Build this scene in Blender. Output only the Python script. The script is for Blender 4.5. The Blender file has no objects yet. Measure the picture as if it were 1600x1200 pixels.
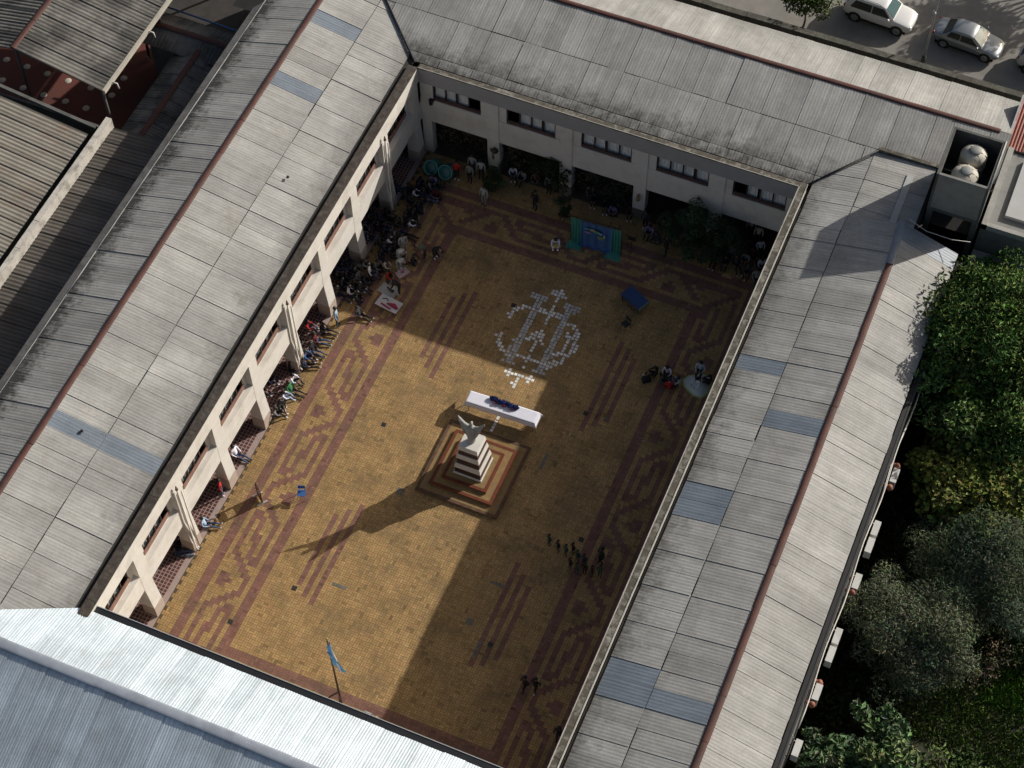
import bpy, bmesh, math, random
import numpy as np
from mathutils import Vector, Matrix
random.seed(7); rng = np.random.default_rng(7)
C = bpy.context.scene
COL = C.collection
# ---------------------------------------------------------------- camera, sky, sun, exposure
cam_d = bpy.data.cameras.new('camera'); cam = bpy.data.objects.new('camera', cam_d); COL.objects.link(cam)
AZ, PIT, ROLL, FPX = -0.419, 0.999, 0.022, 2883.0
fwd = Vector((math.sin(AZ)*math.cos(PIT), math.cos(AZ)*math.cos(PIT), -math.sin(PIT)))
rgt = fwd.cross(Vector((0, 0, 1))).normalized(); dwn = fwd.cross(rgt)
r2 = rgt*math.cos(ROLL)+dwn*math.sin(ROLL); d2 = dwn*math.cos(ROLL)-rgt*math.sin(ROLL)
M = Matrix((r2, -d2, -fwd)).transposed().to_4x4(); M.translation = Vector((33.439, -63.036, 84.682))
cam.matrix_world = M
cam_d.sensor_width = 36.0; cam_d.lens = 36.0*FPX/1600.0; cam_d.clip_start = 1.0; cam_d.clip_end = 1500
C.camera = cam
SUN = Vector((9.44, 12.35, 7.16)).normalized()
w = bpy.data.worlds.new('World'); C.world = w; w.use_nodes = True
nt = w.node_tree; bg = nt.nodes['Background']
sky = nt.nodes.new('ShaderNodeTexSky'); sky.sky_type = 'NISHITA'; sky.sun_disc = False
sky.sun_elevation = math.asin(SUN.z); sky.sun_rotation = math.atan2(SUN.x, SUN.y)
sky.air_density = 1.0; sky.dust_density = 4.0; sky.ozone_density = 0.6
nt.links.new(sky.outputs[0], bg.inputs[0]); bg.inputs[1].default_value = 0.07
sl = bpy.data.lights.new('sun', 'SUN'); sl.energy = 4.8; sl.angle = math.radians(0.53); sl.color = (1.0, 0.965, 0.90)
so = bpy.data.objects.new('sun', sl); COL.objects.link(so); so.rotation_euler = (-SUN).to_track_quat('-Z', 'Y').to_euler()
so.location = (60, 75, 60)
C.view_settings.view_transform = 'Standard'; C.view_settings.look = 'None'; C.view_settings.gamma = 1.0
C.view_settings.use_curve_mapping = False; C.view_settings.exposure = 0.0
C.render.engine = 'CYCLES'
C.cycles.max_bounces = 6; C.cycles.diffuse_bounces = 3; C.cycles.glossy_bounces = 2; C.cycles.transmission_bounces = 3
C.cycles.transparent_max_bounces = 6; C.cycles.caustics_reflective = False; C.cycles.caustics_refractive = False
C.cycles.use_denoising = True

# ---------------------------------------------------------------- materials
def node(t, kind, **kw):
    n = t.nodes.new(kind)
    for k, v in kw.items(): setattr(n, k, v)
    return n
MATS = {}
def mat(name, col, rough=0.8, noise=0.0, nscale=2.0, metal=0.0, bump=0.0, bscale=30.0, spec=0.5, dirt=None, dscale=0.5, damt=0.0, alpha=1.0, stretch=None, coat=0.0, objvar=0.0, attr=None):
    """procedural material: base colour with two scales of noise mottling, dirt patches and fine relief"""
    if name in MATS: return MATS[name]
    m = bpy.data.materials.new(name); m.use_nodes = True; t = m.node_tree; b = t.nodes['Principled BSDF']
    L = t.links.new
    b.inputs['Roughness'].default_value = rough; b.inputs['Metallic'].default_value = metal
    b.inputs['Specular IOR Level'].default_value = spec; b.inputs['Coat Weight'].default_value = coat
    geo = node(t, 'ShaderNodeNewGeometry'); pos = geo.outputs['Position']
    if stretch:
        mp = node(t, 'ShaderNodeMapping'); mp.inputs['Scale'].default_value = stretch; L(pos, mp.inputs[0]); spos = mp.outputs[0]
    else: spos = pos
    if attr:
        a = node(t, 'ShaderNodeAttribute', attribute_name=attr); src = a.outputs['Color']
    else:
        r = node(t, 'ShaderNodeRGB'); r.outputs[0].default_value = (*col, 1); src = r.outputs[0]
    if noise > 0:
        n = node(t, 'ShaderNodeTexNoise'); n.inputs['Scale'].default_value = nscale; n.inputs['Detail'].default_value = 6; n.inputs['Roughness'].default_value = 0.65
        L(spos, n.inputs['Vector'])
        mr = node(t, 'ShaderNodeMapRange'); mr.inputs[1].default_value = 0.3; mr.inputs[2].default_value = 0.7; mr.inputs[3].default_value = 1-noise; mr.inputs[4].default_value = 1+noise
        L(n.outputs[0], mr.inputs[0])
        mx = node(t, 'ShaderNodeVectorMath', operation='SCALE'); L(src, mx.inputs[0]); L(mr.outputs[0], mx.inputs['Scale']); src = mx.outputs[0]
    if objvar > 0:
        oi = node(t, 'ShaderNodeObjectInfo')
        mr = node(t, 'ShaderNodeMapRange'); mr.inputs[3].default_value = 1-objvar; mr.inputs[4].default_value = 1+objvar; L(oi.outputs['Random'], mr.inputs[0])
        mx = node(t, 'ShaderNodeVectorMath', operation='SCALE'); L(src, mx.inputs[0]); L(mr.outputs[0], mx.inputs['Scale']); src = mx.outputs[0]
    if dirt:
        n = node(t, 'ShaderNodeTexNoise'); n.inputs['Scale'].default_value = dscale; n.inputs['Detail'].default_value = 8; n.inputs['Roughness'].default_value = 0.7
        L(spos, n.inputs['Vector'])
        mr = node(t, 'ShaderNodeMapRange'); mr.inputs[1].default_value = 0.48; mr.inputs[2].default_value = 0.68; mr.inputs[4].default_value = damt
        L(n.outputs[0], mr.inputs[0])
        mx = node(t, 'ShaderNodeMix', data_type='RGBA'); L(mr.outputs[0], mx.inputs[0]); L(src, mx.inputs[6]); mx.inputs[7].default_value = (*dirt, 1); src = mx.outputs[2]
    L(src, b.inputs['Base Color'])
    if bump > 0:
        n = node(t, 'ShaderNodeTexNoise'); n.inputs['Scale'].default_value = bscale; n.inputs['Detail'].default_value = 4; L(pos, n.inputs['Vector'])
        bp = node(t, 'ShaderNodeBump'); bp.inputs['Strength'].default_value = bump; bp.inputs['Distance'].default_value = 0.02
        L(n.outputs[0], bp.inputs['Height']); L(bp.outputs[0], b.inputs['Normal'])
    if alpha < 1:
        b.inputs['Alpha'].default_value = alpha
    MATS[name] = m; return m

def roof_mat(name, col, rust=(0.22, 0.12, 0.07), lichen=(0.07, 0.067, 0.06), rough=0.85, metal=0.0, rustamt=0.25, var=0.1, dirtamt=1.0, spec=0.3, blotch=0.0):
    """fibre-cement / metal sheet: streaks down the slope, per-sheet tone, lichen growing from the eave on sheets that carry dirt"""
    m = bpy.data.materials.new(name); m.use_nodes = True; t = m.node_tree; b = t.nodes['Principled BSDF']; L = t.links.new
    b.inputs['Roughness'].default_value = rough; b.inputs['Metallic'].default_value = metal; b.inputs['Specular IOR Level'].default_value = spec
    tc = node(t, 'ShaderNodeTexCoord'); geo = node(t, 'ShaderNodeNewGeometry'); oi = node(t, 'ShaderNodeObjectInfo')
    off = node(t, 'ShaderNodeVectorMath', operation='SCALE'); off.inputs[0].default_value = (37, 91, 13); L(oi.outputs['Random'], off.inputs['Scale'])
    add = node(t, 'ShaderNodeVectorMath', operation='ADD'); L(tc.outputs['Object'], add.inputs[0]); L(off.outputs[0], add.inputs[1])
    mp = node(t, 'ShaderNodeMapping'); mp.inputs['Scale'].default_value = (8.0, 0.4, 1); L(add.outputs[0], mp.inputs[0])
    st = node(t, 'ShaderNodeTexNoise'); st.inputs['Scale'].default_value = 1.0; st.inputs['Detail'].default_value = 7; st.inputs['Roughness'].default_value = 0.7; L(mp.outputs[0], st.inputs['Vector'])
    big = node(t, 'ShaderNodeTexNoise'); big.inputs['Scale'].default_value = 0.45; big.inputs['Detail'].default_value = 8; big.inputs['Roughness'].default_value = 0.65; L(geo.outputs['Position'], big.inputs['Vector'])
    fine = node(t, 'ShaderNodeTexNoise'); fine.inputs['Scale'].default_value = 9.0; fine.inputs['Detail'].default_value = 6; fine.inputs['Roughness'].default_value = 0.75; L(geo.outputs['Position'], fine.inputs['Vector'])
    def mrange(src, a, b_, c, d):
        r = node(t, 'ShaderNodeMapRange'); r.inputs[1].default_value = a; r.inputs[2].default_value = b_; r.inputs[3].default_value = c; r.inputs[4].default_value = d; L(src, r.inputs[0]); return r.outputs[0]
    def mul(a, b_):
        r = node(t, 'ShaderNodeMath', operation='MULTIPLY'); L(a, r.inputs[0])
        if isinstance(b_, (int, float)): r.inputs[1].default_value = b_
        else: L(b_, r.inputs[1])
        return r.outputs[0]
    k = mul(mul(mrange(st.outputs[0], .3, .7, 1-.24, 1+.18), mrange(big.outputs[0], .3, .7, .76, 1.12)), mul(mrange(oi.outputs['Random'], 0, 1, 1-var, 1+var), mrange(fine.outputs[0], .3, .7, .88, 1.1)))
    rgb = node(t, 'ShaderNodeRGB'); rgb.outputs[0].default_value = (*col, 1)
    sc = node(t, 'ShaderNodeVectorMath', operation='SCALE'); L(rgb.outputs[0], sc.inputs[0]); L(k, sc.inputs['Scale']); src = sc.outputs[0]
    # rust / ochre runs
    rs = node(t, 'ShaderNodeTexNoise'); rs.inputs['Scale'].default_value = 0.8; rs.inputs['Detail'].default_value = 9; rs.inputs['Roughness'].default_value = 0.7; L(geo.outputs['Position'], rs.inputs['Vector'])
    rm = mul(mrange(rs.outputs[0], .52, .72, 0, 1), mrange(st.outputs[0], .35, .65, 0, rustamt))
    mx = node(t, 'ShaderNodeMix', data_type='RGBA'); L(rm, mx.inputs[0]); L(src, mx.inputs[6]); mx.inputs[7].default_value = (*rust, 1); src = mx.outputs[2]
    if blotch > 0:
        bm_ = mrange(big.outputs[0], .42, .6, 0, blotch)
        mx = node(t, 'ShaderNodeMix', data_type='RGBA'); L(bm_, mx.inputs[0]); L(src, mx.inputs[6]); mx.inputs[7].default_value = (.05, .048, .045, 1); src = mx.outputs[2]
    # lichen from the lower edge
    at = node(t, 'ShaderNodeAttribute', attribute_type='OBJECT', attribute_name='dirt')
    sep = node(t, 'ShaderNodeSeparateXYZ'); L(tc.outputs['Object'], sep.inputs[0])
    grad = mrange(sep.outputs[1], 0.0, 2.2, 1.0, 0.0)
    ln = node(t, 'ShaderNodeTexNoise'); ln.inputs['Scale'].default_value = 1.6; ln.inputs['Detail'].default_value = 10; ln.inputs['Roughness'].default_value = 0.78; L(geo.outputs['Position'], ln.inputs['Vector'])
    pw = node(t, 'ShaderNodeMath', operation='ADD'); L(mul(grad, 0.30), pw.inputs[0]); mixn = node(t, 'ShaderNodeMath', operation='ADD'); L(mul(ln.outputs[0], .55), mixn.inputs[0]); L(mul(st.outputs[0], .45), mixn.inputs[1]); L(mixn.outputs[0], pw.inputs[1])
    lm = mul(mrange(pw.outputs[0], .64, .86, 0, dirtamt), at.outputs['Fac'])
    mx = node(t, 'ShaderNodeMix', data_type='RGBA'); L(lm, mx.inputs[0]); L(src, mx.inputs[6]); mx.inputs[7].default_value = (*lichen, 1); src = mx.outputs[2]
    L(src, b.inputs['Base Color'])
    return m

M_fibre = roof_mat('fibre_cement', (0.405, 0.395, 0.37), rust=(.21, .15, .105), rustamt=.42, var=.12)
M_shed = roof_mat('old_zinc', (0.27, 0.245, 0.205), rust=(0.20, 0.095, 0.05), rustamt=1.0, var=0.1, dirtamt=0.9)
M_dark = roof_mat('weathered_zinc', (0.14, 0.122, 0.105), rust=(0.09, 0.05, 0.035), rustamt=0.6, var=0.2)
M_grime = roof_mat('grimy_zinc', (0.24, 0.225, 0.20), rust=(0.2, 0.17, 0.12), rustamt=0.3, var=0.08, blotch=.85)
M_metal = roof_mat('new_zinc', (0.75, 0.84, 0.90), rust=(0.42, 0.36, 0.31), rustamt=0.55, rough=0.5, metal=0.3, var=0.10, dirtamt=0.0, spec=0.5)
M_sky = roof_mat('translucent_sheet', (0.20, 0.235, 0.275), rust=(0.2, 0.2, 0.2), rustamt=0.1, rough=0.5, var=0.06, spec=0.5)
M_ridge = mat('ridge_red', (0.09, 0.033, 0.024), 0.75, .25, 1.5, dirt=(0.06, 0.035, 0.03), dscale=.8, damt=.7)
M_white = mat('cream_paint', (0.61, 0.58, 0.53), 0.85, .05, 1.2, dirt=(0.40, 0.355, 0.30), dscale=.7, damt=.5, bump=.1)
M_fascia = mat('grey_fascia_face', (0.34, 0.325, 0.32), 0.85, .06, 1.0, dirt=(0.25, .24, .23), dscale=.6, damt=.4)  # darker grey than the cream wall below it
M_skirt = mat('beige_skirting_paint', (0.40, 0.325, 0.27), 0.8, .08, 2.0)
M_moss = mat('mossy_concrete', (0.085, 0.074, 0.056), 0.95, .35, 3.0, dirt=(0.34, 0.32, 0.28), dscale=2.6, damt=.8, bump=.5, bscale=12)
M_mossd = mat('dark_mossy_concrete', (0.055, 0.042, 0.033), 0.95, .4, 3.0, dirt=(0.16, 0.15, 0.13), dscale=2.5, damt=.5, bump=.5, bscale=12)
M_edge = mat('pale_mortar_edge', (0.45, 0.43, 0.38), 0.9, .25, 4.0, dirt=(0.12, .11, .09), dscale=2.0, damt=.7)
M_black = mat('gutter_gap_black', (0.02, 0.02, 0.021), 0.7, .2, 2)  # black of the gutters, also of shadowed gaps along roof edges
M_deck = mat('roof_underlay', (0.03, 0.027, 0.024), 0.95, .2, 2)  # dark under the sheet gaps, stands for overlap shadow and dirt
M_frame = mat('dark_brown_frame', (0.045, 0.024, 0.02), 0.6, .15, 3)
M_sill2 = mat('dark_brown_panel', (0.075, 0.04, 0.035), 0.7, .2, 3)
M_sill = mat('red_brown_panel', (0.20, 0.105, 0.08), 0.7, .2, 3, dirt=(.28, .17, .13), dscale=1.5, damt=.5)
M_curtain = mat('pale_curtain', (0.78, 0.8, 0.8), 0.9, .08, 6)
M_curtain2 = mat('grey_curtain', (0.36, 0.35, 0.34), 0.9, .1, 5)
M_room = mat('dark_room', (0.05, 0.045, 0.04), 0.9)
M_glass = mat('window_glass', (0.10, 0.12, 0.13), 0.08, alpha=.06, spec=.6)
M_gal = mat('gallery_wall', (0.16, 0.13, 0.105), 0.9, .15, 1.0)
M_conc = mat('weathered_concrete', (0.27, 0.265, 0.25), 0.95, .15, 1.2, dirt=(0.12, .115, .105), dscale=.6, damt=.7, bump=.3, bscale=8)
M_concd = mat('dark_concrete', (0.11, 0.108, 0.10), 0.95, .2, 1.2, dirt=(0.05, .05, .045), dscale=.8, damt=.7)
M_pipe = mat('white_pipe', (0.62, 0.585, 0.53), 0.6, .05, 2)
M_steel = mat('galvanised_steel', (0.45, 0.46, 0.47), 0.45, .1, 3, metal=.6)
M_blackm = mat('black_metal', (0.015, 0.015, 0.016), 0.5)

# ---------------------------------------------------------------- mesh helpers
class MB:
    def __init__(s): s.v = []; s.f = []; s.mi = []; s.sm = []
    def add(s, vs, fs, mi=0, smooth=False):
        n = len(s.v); s.v += [tuple(p) for p in vs]; s.f += [tuple(n+i for i in f) for f in fs]; s.mi += [mi]*len(fs); s.sm += [smooth]*len(fs); return s
    def box(s, x0, x1, y0, y1, z0, z1, mi=0, f=None):
        P = [(x, y, z) for z in (z0, z1) for x, y in ((x0, y0), (x1, y0), (x1, y1), (x0, y1))]
        if f: P = [f(*p) for p in P]
        return s.add(P, [(3, 2, 1, 0), (4, 5, 6, 7), (0, 1, 5, 4), (1, 2, 6, 5), (2, 3, 7, 6), (3, 0, 4, 7)], mi)
    def frus(s, cx, cy, z0, z1, h0, h1, mi=0, k0=None, k1=None):
        k0 = h0 if k0 is None else k0; k1 = h1 if k1 is None else k1
        P = [(cx+a*h0, cy+b*k0, z0) for a, b in ((-1, -1), (1, -1), (1, 1), (-1, 1))]+[(cx+a*h1, cy+b*k1, z1) for a, b in ((-1, -1), (1, -1), (1, 1), (-1, 1))]
        return s.add(P, [(3, 2, 1, 0), (4, 5, 6, 7), (0, 1, 5, 4), (1, 2, 6, 5), (2, 3, 7, 6), (3, 0, 4, 7)], mi)
    def tube(s, pts, rad, n=8, mi=0, cap=True, smooth=True):
        pts = [Vector(p) for p in pts]; rad = rad if isinstance(rad, (list, tuple)) else [rad]*len(pts)
        vs = []; u = None
        for i, p in enumerate(pts):
            d = (pts[min(i+1, len(pts)-1)]-pts[max(i-1, 0)]).normalized()
            if u is None: u = d.orthogonal().normalized()
            else: u = (u-d*u.dot(d)).normalized()
            v = d.cross(u)
            vs += [p+(u*math.cos(2*math.pi*k/n)+v*math.sin(2*math.pi*k/n))*rad[i] for k in range(n)]
        fs = [(i*n+k, i*n+(k+1) % n, (i+1)*n+(k+1) % n, (i+1)*n+k) for i in range(len(pts)-1) for k in range(n)]
        s.add(vs, fs, mi, smooth)
        if cap: s.add(vs[:n], [tuple(range(n))[::-1]], mi); s.add(vs[-n:], [tuple(range(n))], mi)
        return s
    def lathe(s, prof, cx=0, cy=0, n=20, mi=0, smooth=True):
        vs = [(cx+r*math.cos(2*math.pi*k/n), cy+r*math.sin(2*math.pi*k/n), z) for r, z in prof for k in range(n)]
        fs = [(i*n+k, i*n+(k+1) % n, (i+1)*n+(k+1) % n, (i+1)*n+k) for i in range(len(prof)-1) for k in range(n)]
        return s.add(vs, fs, mi, smooth)
    def ell(s, c, r, nu=12, nv=8, mi=0, zmin=-1.0):
        vs = []; 
        for j in range(nv+1):
            th = math.pi*j/nv; z = max(math.cos(th), zmin)
            for i in range(nu): vs.append((c[0]+r[0]*math.sin(th)*math.cos(2*math.pi*i/nu), c[1]+r[1]*math.sin(th)*math.sin(2*math.pi*i/nu), c[2]+r[2]*z))
        fs = [(j*nu+i, (j+1)*nu+i, (j+1)*nu+(i+1) % nu, j*nu+(i+1) % nu) for j in range(nv) for i in range(nu)]
        return s.add(vs, fs, mi, True)
    def mesh(s, name, mats):
        me = bpy.data.meshes.new(name); me.from_pydata(s.v, [], s.f)
        for m in (mats if isinstance(mats, (list, tuple)) else [mats]): me.materials.append(m)
        me.polygons.foreach_set('material_index', s.mi); me.polygons.foreach_set('use_smooth', s.sm)
        bm = bmesh.new(); bm.from_mesh(me); bmesh.ops.remove_doubles(bm, verts=bm.verts, dist=1e-5) if len(s.v) < 4000 else None
        bmesh.ops.recalc_face_normals(bm, faces=bm.faces); bm.to_mesh(me); bm.free(); me.update(); return me
    def build(s, name, mats, parent=None, **kw): return put(name, s.mesh(name, mats), parent, **kw)

def put(name, me, parent=None, world=True, kind=None, label=None):
    o = bpy.data.objects.new(name, me); COL.objects.link(o)
    if parent is not None:
        o.parent = parent
        if world:
            if parent.parent is None: o.matrix_parent_inverse = Matrix.Translation(-parent.location)
    if kind: o['kind'] = kind
    if label: o['label'] = label
    return o
def thing(name, label, cat, loc=(0, 0, 0), rz=0.0, group=None):
    o = bpy.data.objects.new(name, None); COL.objects.link(o); o.location = loc; o.rotation_euler = (0, 0, rz); o.empty_display_size = .3
    o['label'] = label; o['category'] = cat
    if group: o['group'] = group
    return o
def tag(o, label, cat, group=None):
    o['label'] = label; o['category'] = cat
    if group: o['group'] = group
    return o
def copy_tree(o, parent=None):
    c = o.copy(); COL.objects.link(c)
    if parent is not None: c.parent = parent; c.matrix_parent_inverse = o.matrix_parent_inverse.copy()
    for ch in list(o.children): copy_tree(ch, c)
    return c
def struct(name, mb, m, parent=None):
    o = mb.build(name, m, parent)
    if parent is None: o['kind'] = 'structure'
    return o

# ---------------------------------------------------------------- ground, street, courtyard
W = 22.45; WR = 22.85
struct('ground', MB().box(-300, 300, -300, 300, -0.6, -0.03), mat('bare_earth', (0.12, 0.10, 0.075), 0.95, .3, .5, dirt=(0.06, .06, .04), dscale=.2, damt=.7))
M_asph = mat('asphalt', (0.235, 0.22, 0.195), 0.92, .12, 1.5, dirt=(0.15, .142, .13), dscale=.35, damt=.6, bump=.2, bscale=40)
struct('road', MB().box(-60, 90, 17.35, 27.0, -0.2, 0.0), M_asph)
struct('pavement', MB().box(-60, 90, 16.05, 17.3, -0.2, 0.12), mat('pavement_concrete', (0.19, 0.175, 0.15), 0.95, .2, 1.0, dirt=(0.09, .085, .07), dscale=.7, damt=.7))
struct('far_pavement', MB().box(-60, 90, 27.05, 30.0, -0.2, 0.12), MATS['pavement_concrete'])
kb = MB()
for i in range(60): kb.box(-20+i*1.0, -20+i*1.0+.97, 17.26, 17.42, 0, .135)
struct('kerb', kb, mat('kerb_stone', (0.30, 0.28, 0.24), .9, .2, 2))
struct('road_marking', MB().box(-15, 18.8, 20.25, 20.38, 0, .004), mat('worn_road_paint', (0.5, 0.48, 0.42), .8, .25, 5, dirt=(.13, .12, .11), dscale=3, damt=.9))

# courtyard paving: mortar bed + basket-weave bricks
court = struct('courtyard_paving', MB().box(-0.45, WR+.4, -36.6, 0.6, -0.25, 0.0), mat('paver_mortar', (0.085, 0.058, 0.03), .95, .2, 3))
def seg_d(px, py, a, b):
    ax, ay = a; bx, by = b; dx, dy = bx-ax, by-ay; l = dx*dx+dy*dy+1e-9
    t = np.clip(((px-ax)*dx+(py-ay)*dy)/l, 0, 1); return np.hypot(px-ax-t*dx, py-ay-t*dy)
def poly_d(px, py, pts):
    d = np.full(px.shape, 99.0)
    for a, b in zip(pts[:-1], pts[1:]): d = np.minimum(d, seg_d(px, py, a, b))
    return d
G_ = 0.26
def greca_cells():
    """stepped fret on the paver lattice: a = cell across the band (0..5), v = cell along it"""
    S = set()
    for s in (1, -1):
        S |= {(0, 0), (0, s)} | {(q, s*(1+q)) for q in range(6)} | {(q, s*(2+q)) for q in range(5)} | {(5, s*q) for q in range(6, 17)}
        S |= {(4, s*16), (4, s*15), (3, s*14), (3, s*15)} | {(3, s*q) for q in range(10, 15)} | {(2, s*q) for q in range(7, 11)} | {(1, s*6), (2, s*6), (1, s*5), (0, s*5)}
    S |= {(5, -1), (5, 0), (5, 1), (4, -1), (4, 1), (4, 0), (3, 0)}
    return S
GC = greca_cells()
def greca(a, v):
    hit = np.zeros(a.shape, bool)
    for i in range(len(a)):
        if not 0 <= a[i] <= 5: continue
        for k in (-3, -2, -1, 0, 1, 2, 3):
            aa = a[i] if k % 2 == 0 else 5-a[i]
            if (aa, v[i]+21*k) in GC: hit[i] = True; break
    return hit
def pave():
    c = G_
    nx = int((WR+.6)/c)+1; ny = int(37.2/c)
    X0 = 11.42-c/2-46*c
    i, j = np.meshgrid(np.arange(nx), np.arange(ny), indexing='ij'); i = i.ravel(); j = j.ravel()
    x = X0+i*c; y = -18.9+75*c-c/2-j*c
    par = (i+j) % 2
    rects = []
    for half in (0, 1):
        rx0 = np.where(par == 0, x, x+half*c/2); rx1 = np.where(par == 0, x+c, x+(half+1)*c/2)
        ry0 = np.where(par == 0, y+half*c/2, y); ry1 = np.where(par == 0, y+(half+1)*c/2, y+c)
        rects.append(np.stack([rx0, rx1, ry0, ry1], 1))
    R = np.concatenate(rects, 0); PX = np.concatenate([x+c/2]*2); PY = np.concatenate([y+c/2]*2)
    k_ = (R[:, 0] > .2) & (R[:, 1] < WR+.3); R = R[k_]; px = PX[k_]; py = PY[k_]; n = len(R)
    # colour classes: 0 ochre, 1 plum red, 2 grey tile, 3 white tile
    cls = np.zeros(n, int)
    ux = np.minimum(px, 22.85-px)
    cx, cy = px-11.42, py+18.9
    ku = np.round((11.42-ux)/G_).astype(int); mv = np.round(cy/G_).astype(int)
    red = ((ku == 38) | (ku == 39)) & (mv < 66) | ((ku == 28) | (ku == 29)) & (mv < 56) & (mv > -57)
    red |= ((mv == -55) | (mv == -56)) & (ku < 30) | ((mv == 54) | (mv == 55)) & (ku < 30) | ((mv == 64) | (mv == 65)) & (ku < 40)
    red |= greca(ku-31, mv) & (mv < 52) & (mv > -62)
    red |= greca(mv-57, np.round(cx/G_).astype(int)) & (np.abs(cx) < 7.3)
    for a, b in (((2.1, -2.9), (3.5, -4.3)), ((3.5, -4.3), (3.5, -5.2)), ((2.1, -2.9), (5.2, -2.9)), ((2.0, -3.6), (2.0, -6.3)), ((2.75, -4.3), (2.75, -5.9))):
        red |= seg_d(ux, py, a, b) < .14
    for sx, y0, y1 in ((5.96, -9.1, -13.7), (6.48, -8.65, -14.1), (7.0, -8.3, -14.5)):
        s = np.abs(ux-sx) < .131
        red |= s & (py < y0) & (py > y1) | s & (-37.8-py < y0) & (-37.8-py > y1)
    cls[red] = 1
    base = np.array([[0.37, 0.235, 0.102], [0.23, 0.113, 0.088], [0.50, 0.50, 0.49], [0.76, 0.75, 0.72]])[cls]
    v = rng.normal(1, .085, (n, 1)).clip(.6, 1.4); hue = 1+rng.normal(0, .02, (n, 3))
    dk = (rng.random((n, 1)) < .035)*.3
    colr = np.clip(base*v*hue*(1-dk), 0.01, .8)
    g = .008
    x0, x1, y0, y1 = (R[:, 0]+g, R[:, 1]-g, R[:, 2]+g, R[:, 3]-g)
    zt = .002+rng.normal(0, .0003, n); tl = rng.normal(0, .0004, (n, 2))
    V = np.zeros((n, 8, 3))
    for k, (a, b) in enumerate(((x0, y0), (x1, y0), (x1, y1), (x0, y1))):
        V[:, k, 0] = a; V[:, k, 1] = b; V[:, k, 2] = -.004
        V[:, k+4, 0] = a; V[:, k+4, 1] = b; V[:, k+4, 2] = zt+tl[:, 0]*(1 if k in (0, 3) else -1)+tl[:, 1]*(1 if k < 2 else -1)
    F = np.array([(4, 5, 6, 7), (0, 1, 5, 4), (1, 2, 6, 5), (2, 3, 7, 6), (3, 0, 4, 7)])
    faces = (np.arange(n)[:, None, None]*8+F[None]).reshape(-1)
    return quads('paver', V.reshape(-1, 3), faces, np.repeat(colr, 8, 0))
def quads(name, V, faces, vcol=None, k=4):
    me = bpy.data.meshes.new(name); nv = len(V); nf = len(faces)//k
    me.vertices.add(nv); me.vertices.foreach_set('co', np.ascontiguousarray(V, dtype=np.float32).ravel())
    me.loops.add(nf*k); me.loops.foreach_set('vertex_index', np.ascontiguousarray(faces, dtype=np.int32))
    me.polygons.add(nf); me.polygons.foreach_set('loop_start', np.arange(0, nf*k, k, dtype=np.int32))
    me.polygons.foreach_set('use_smooth', np.zeros(nf, dtype=bool))
    me.update(calc_edges=True); me.validate()
    if vcol is not None:
        a = me.attributes.new('tone', 'FLOAT_COLOR', 'POINT')
        a.data.foreach_set('color', np.concatenate([vcol, np.ones((nv, 1))], 1).astype(np.float32).ravel())
    return me
me = pave(); me.materials.append(mat('paver_clay', (0, 0, 0), .88, .22, .7, dirt=(0.10, 0.085, 0.055), dscale=.55, damt=.5, attr='tone', spec=.2))
put('paver', me, court, kind='stuff')
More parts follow.
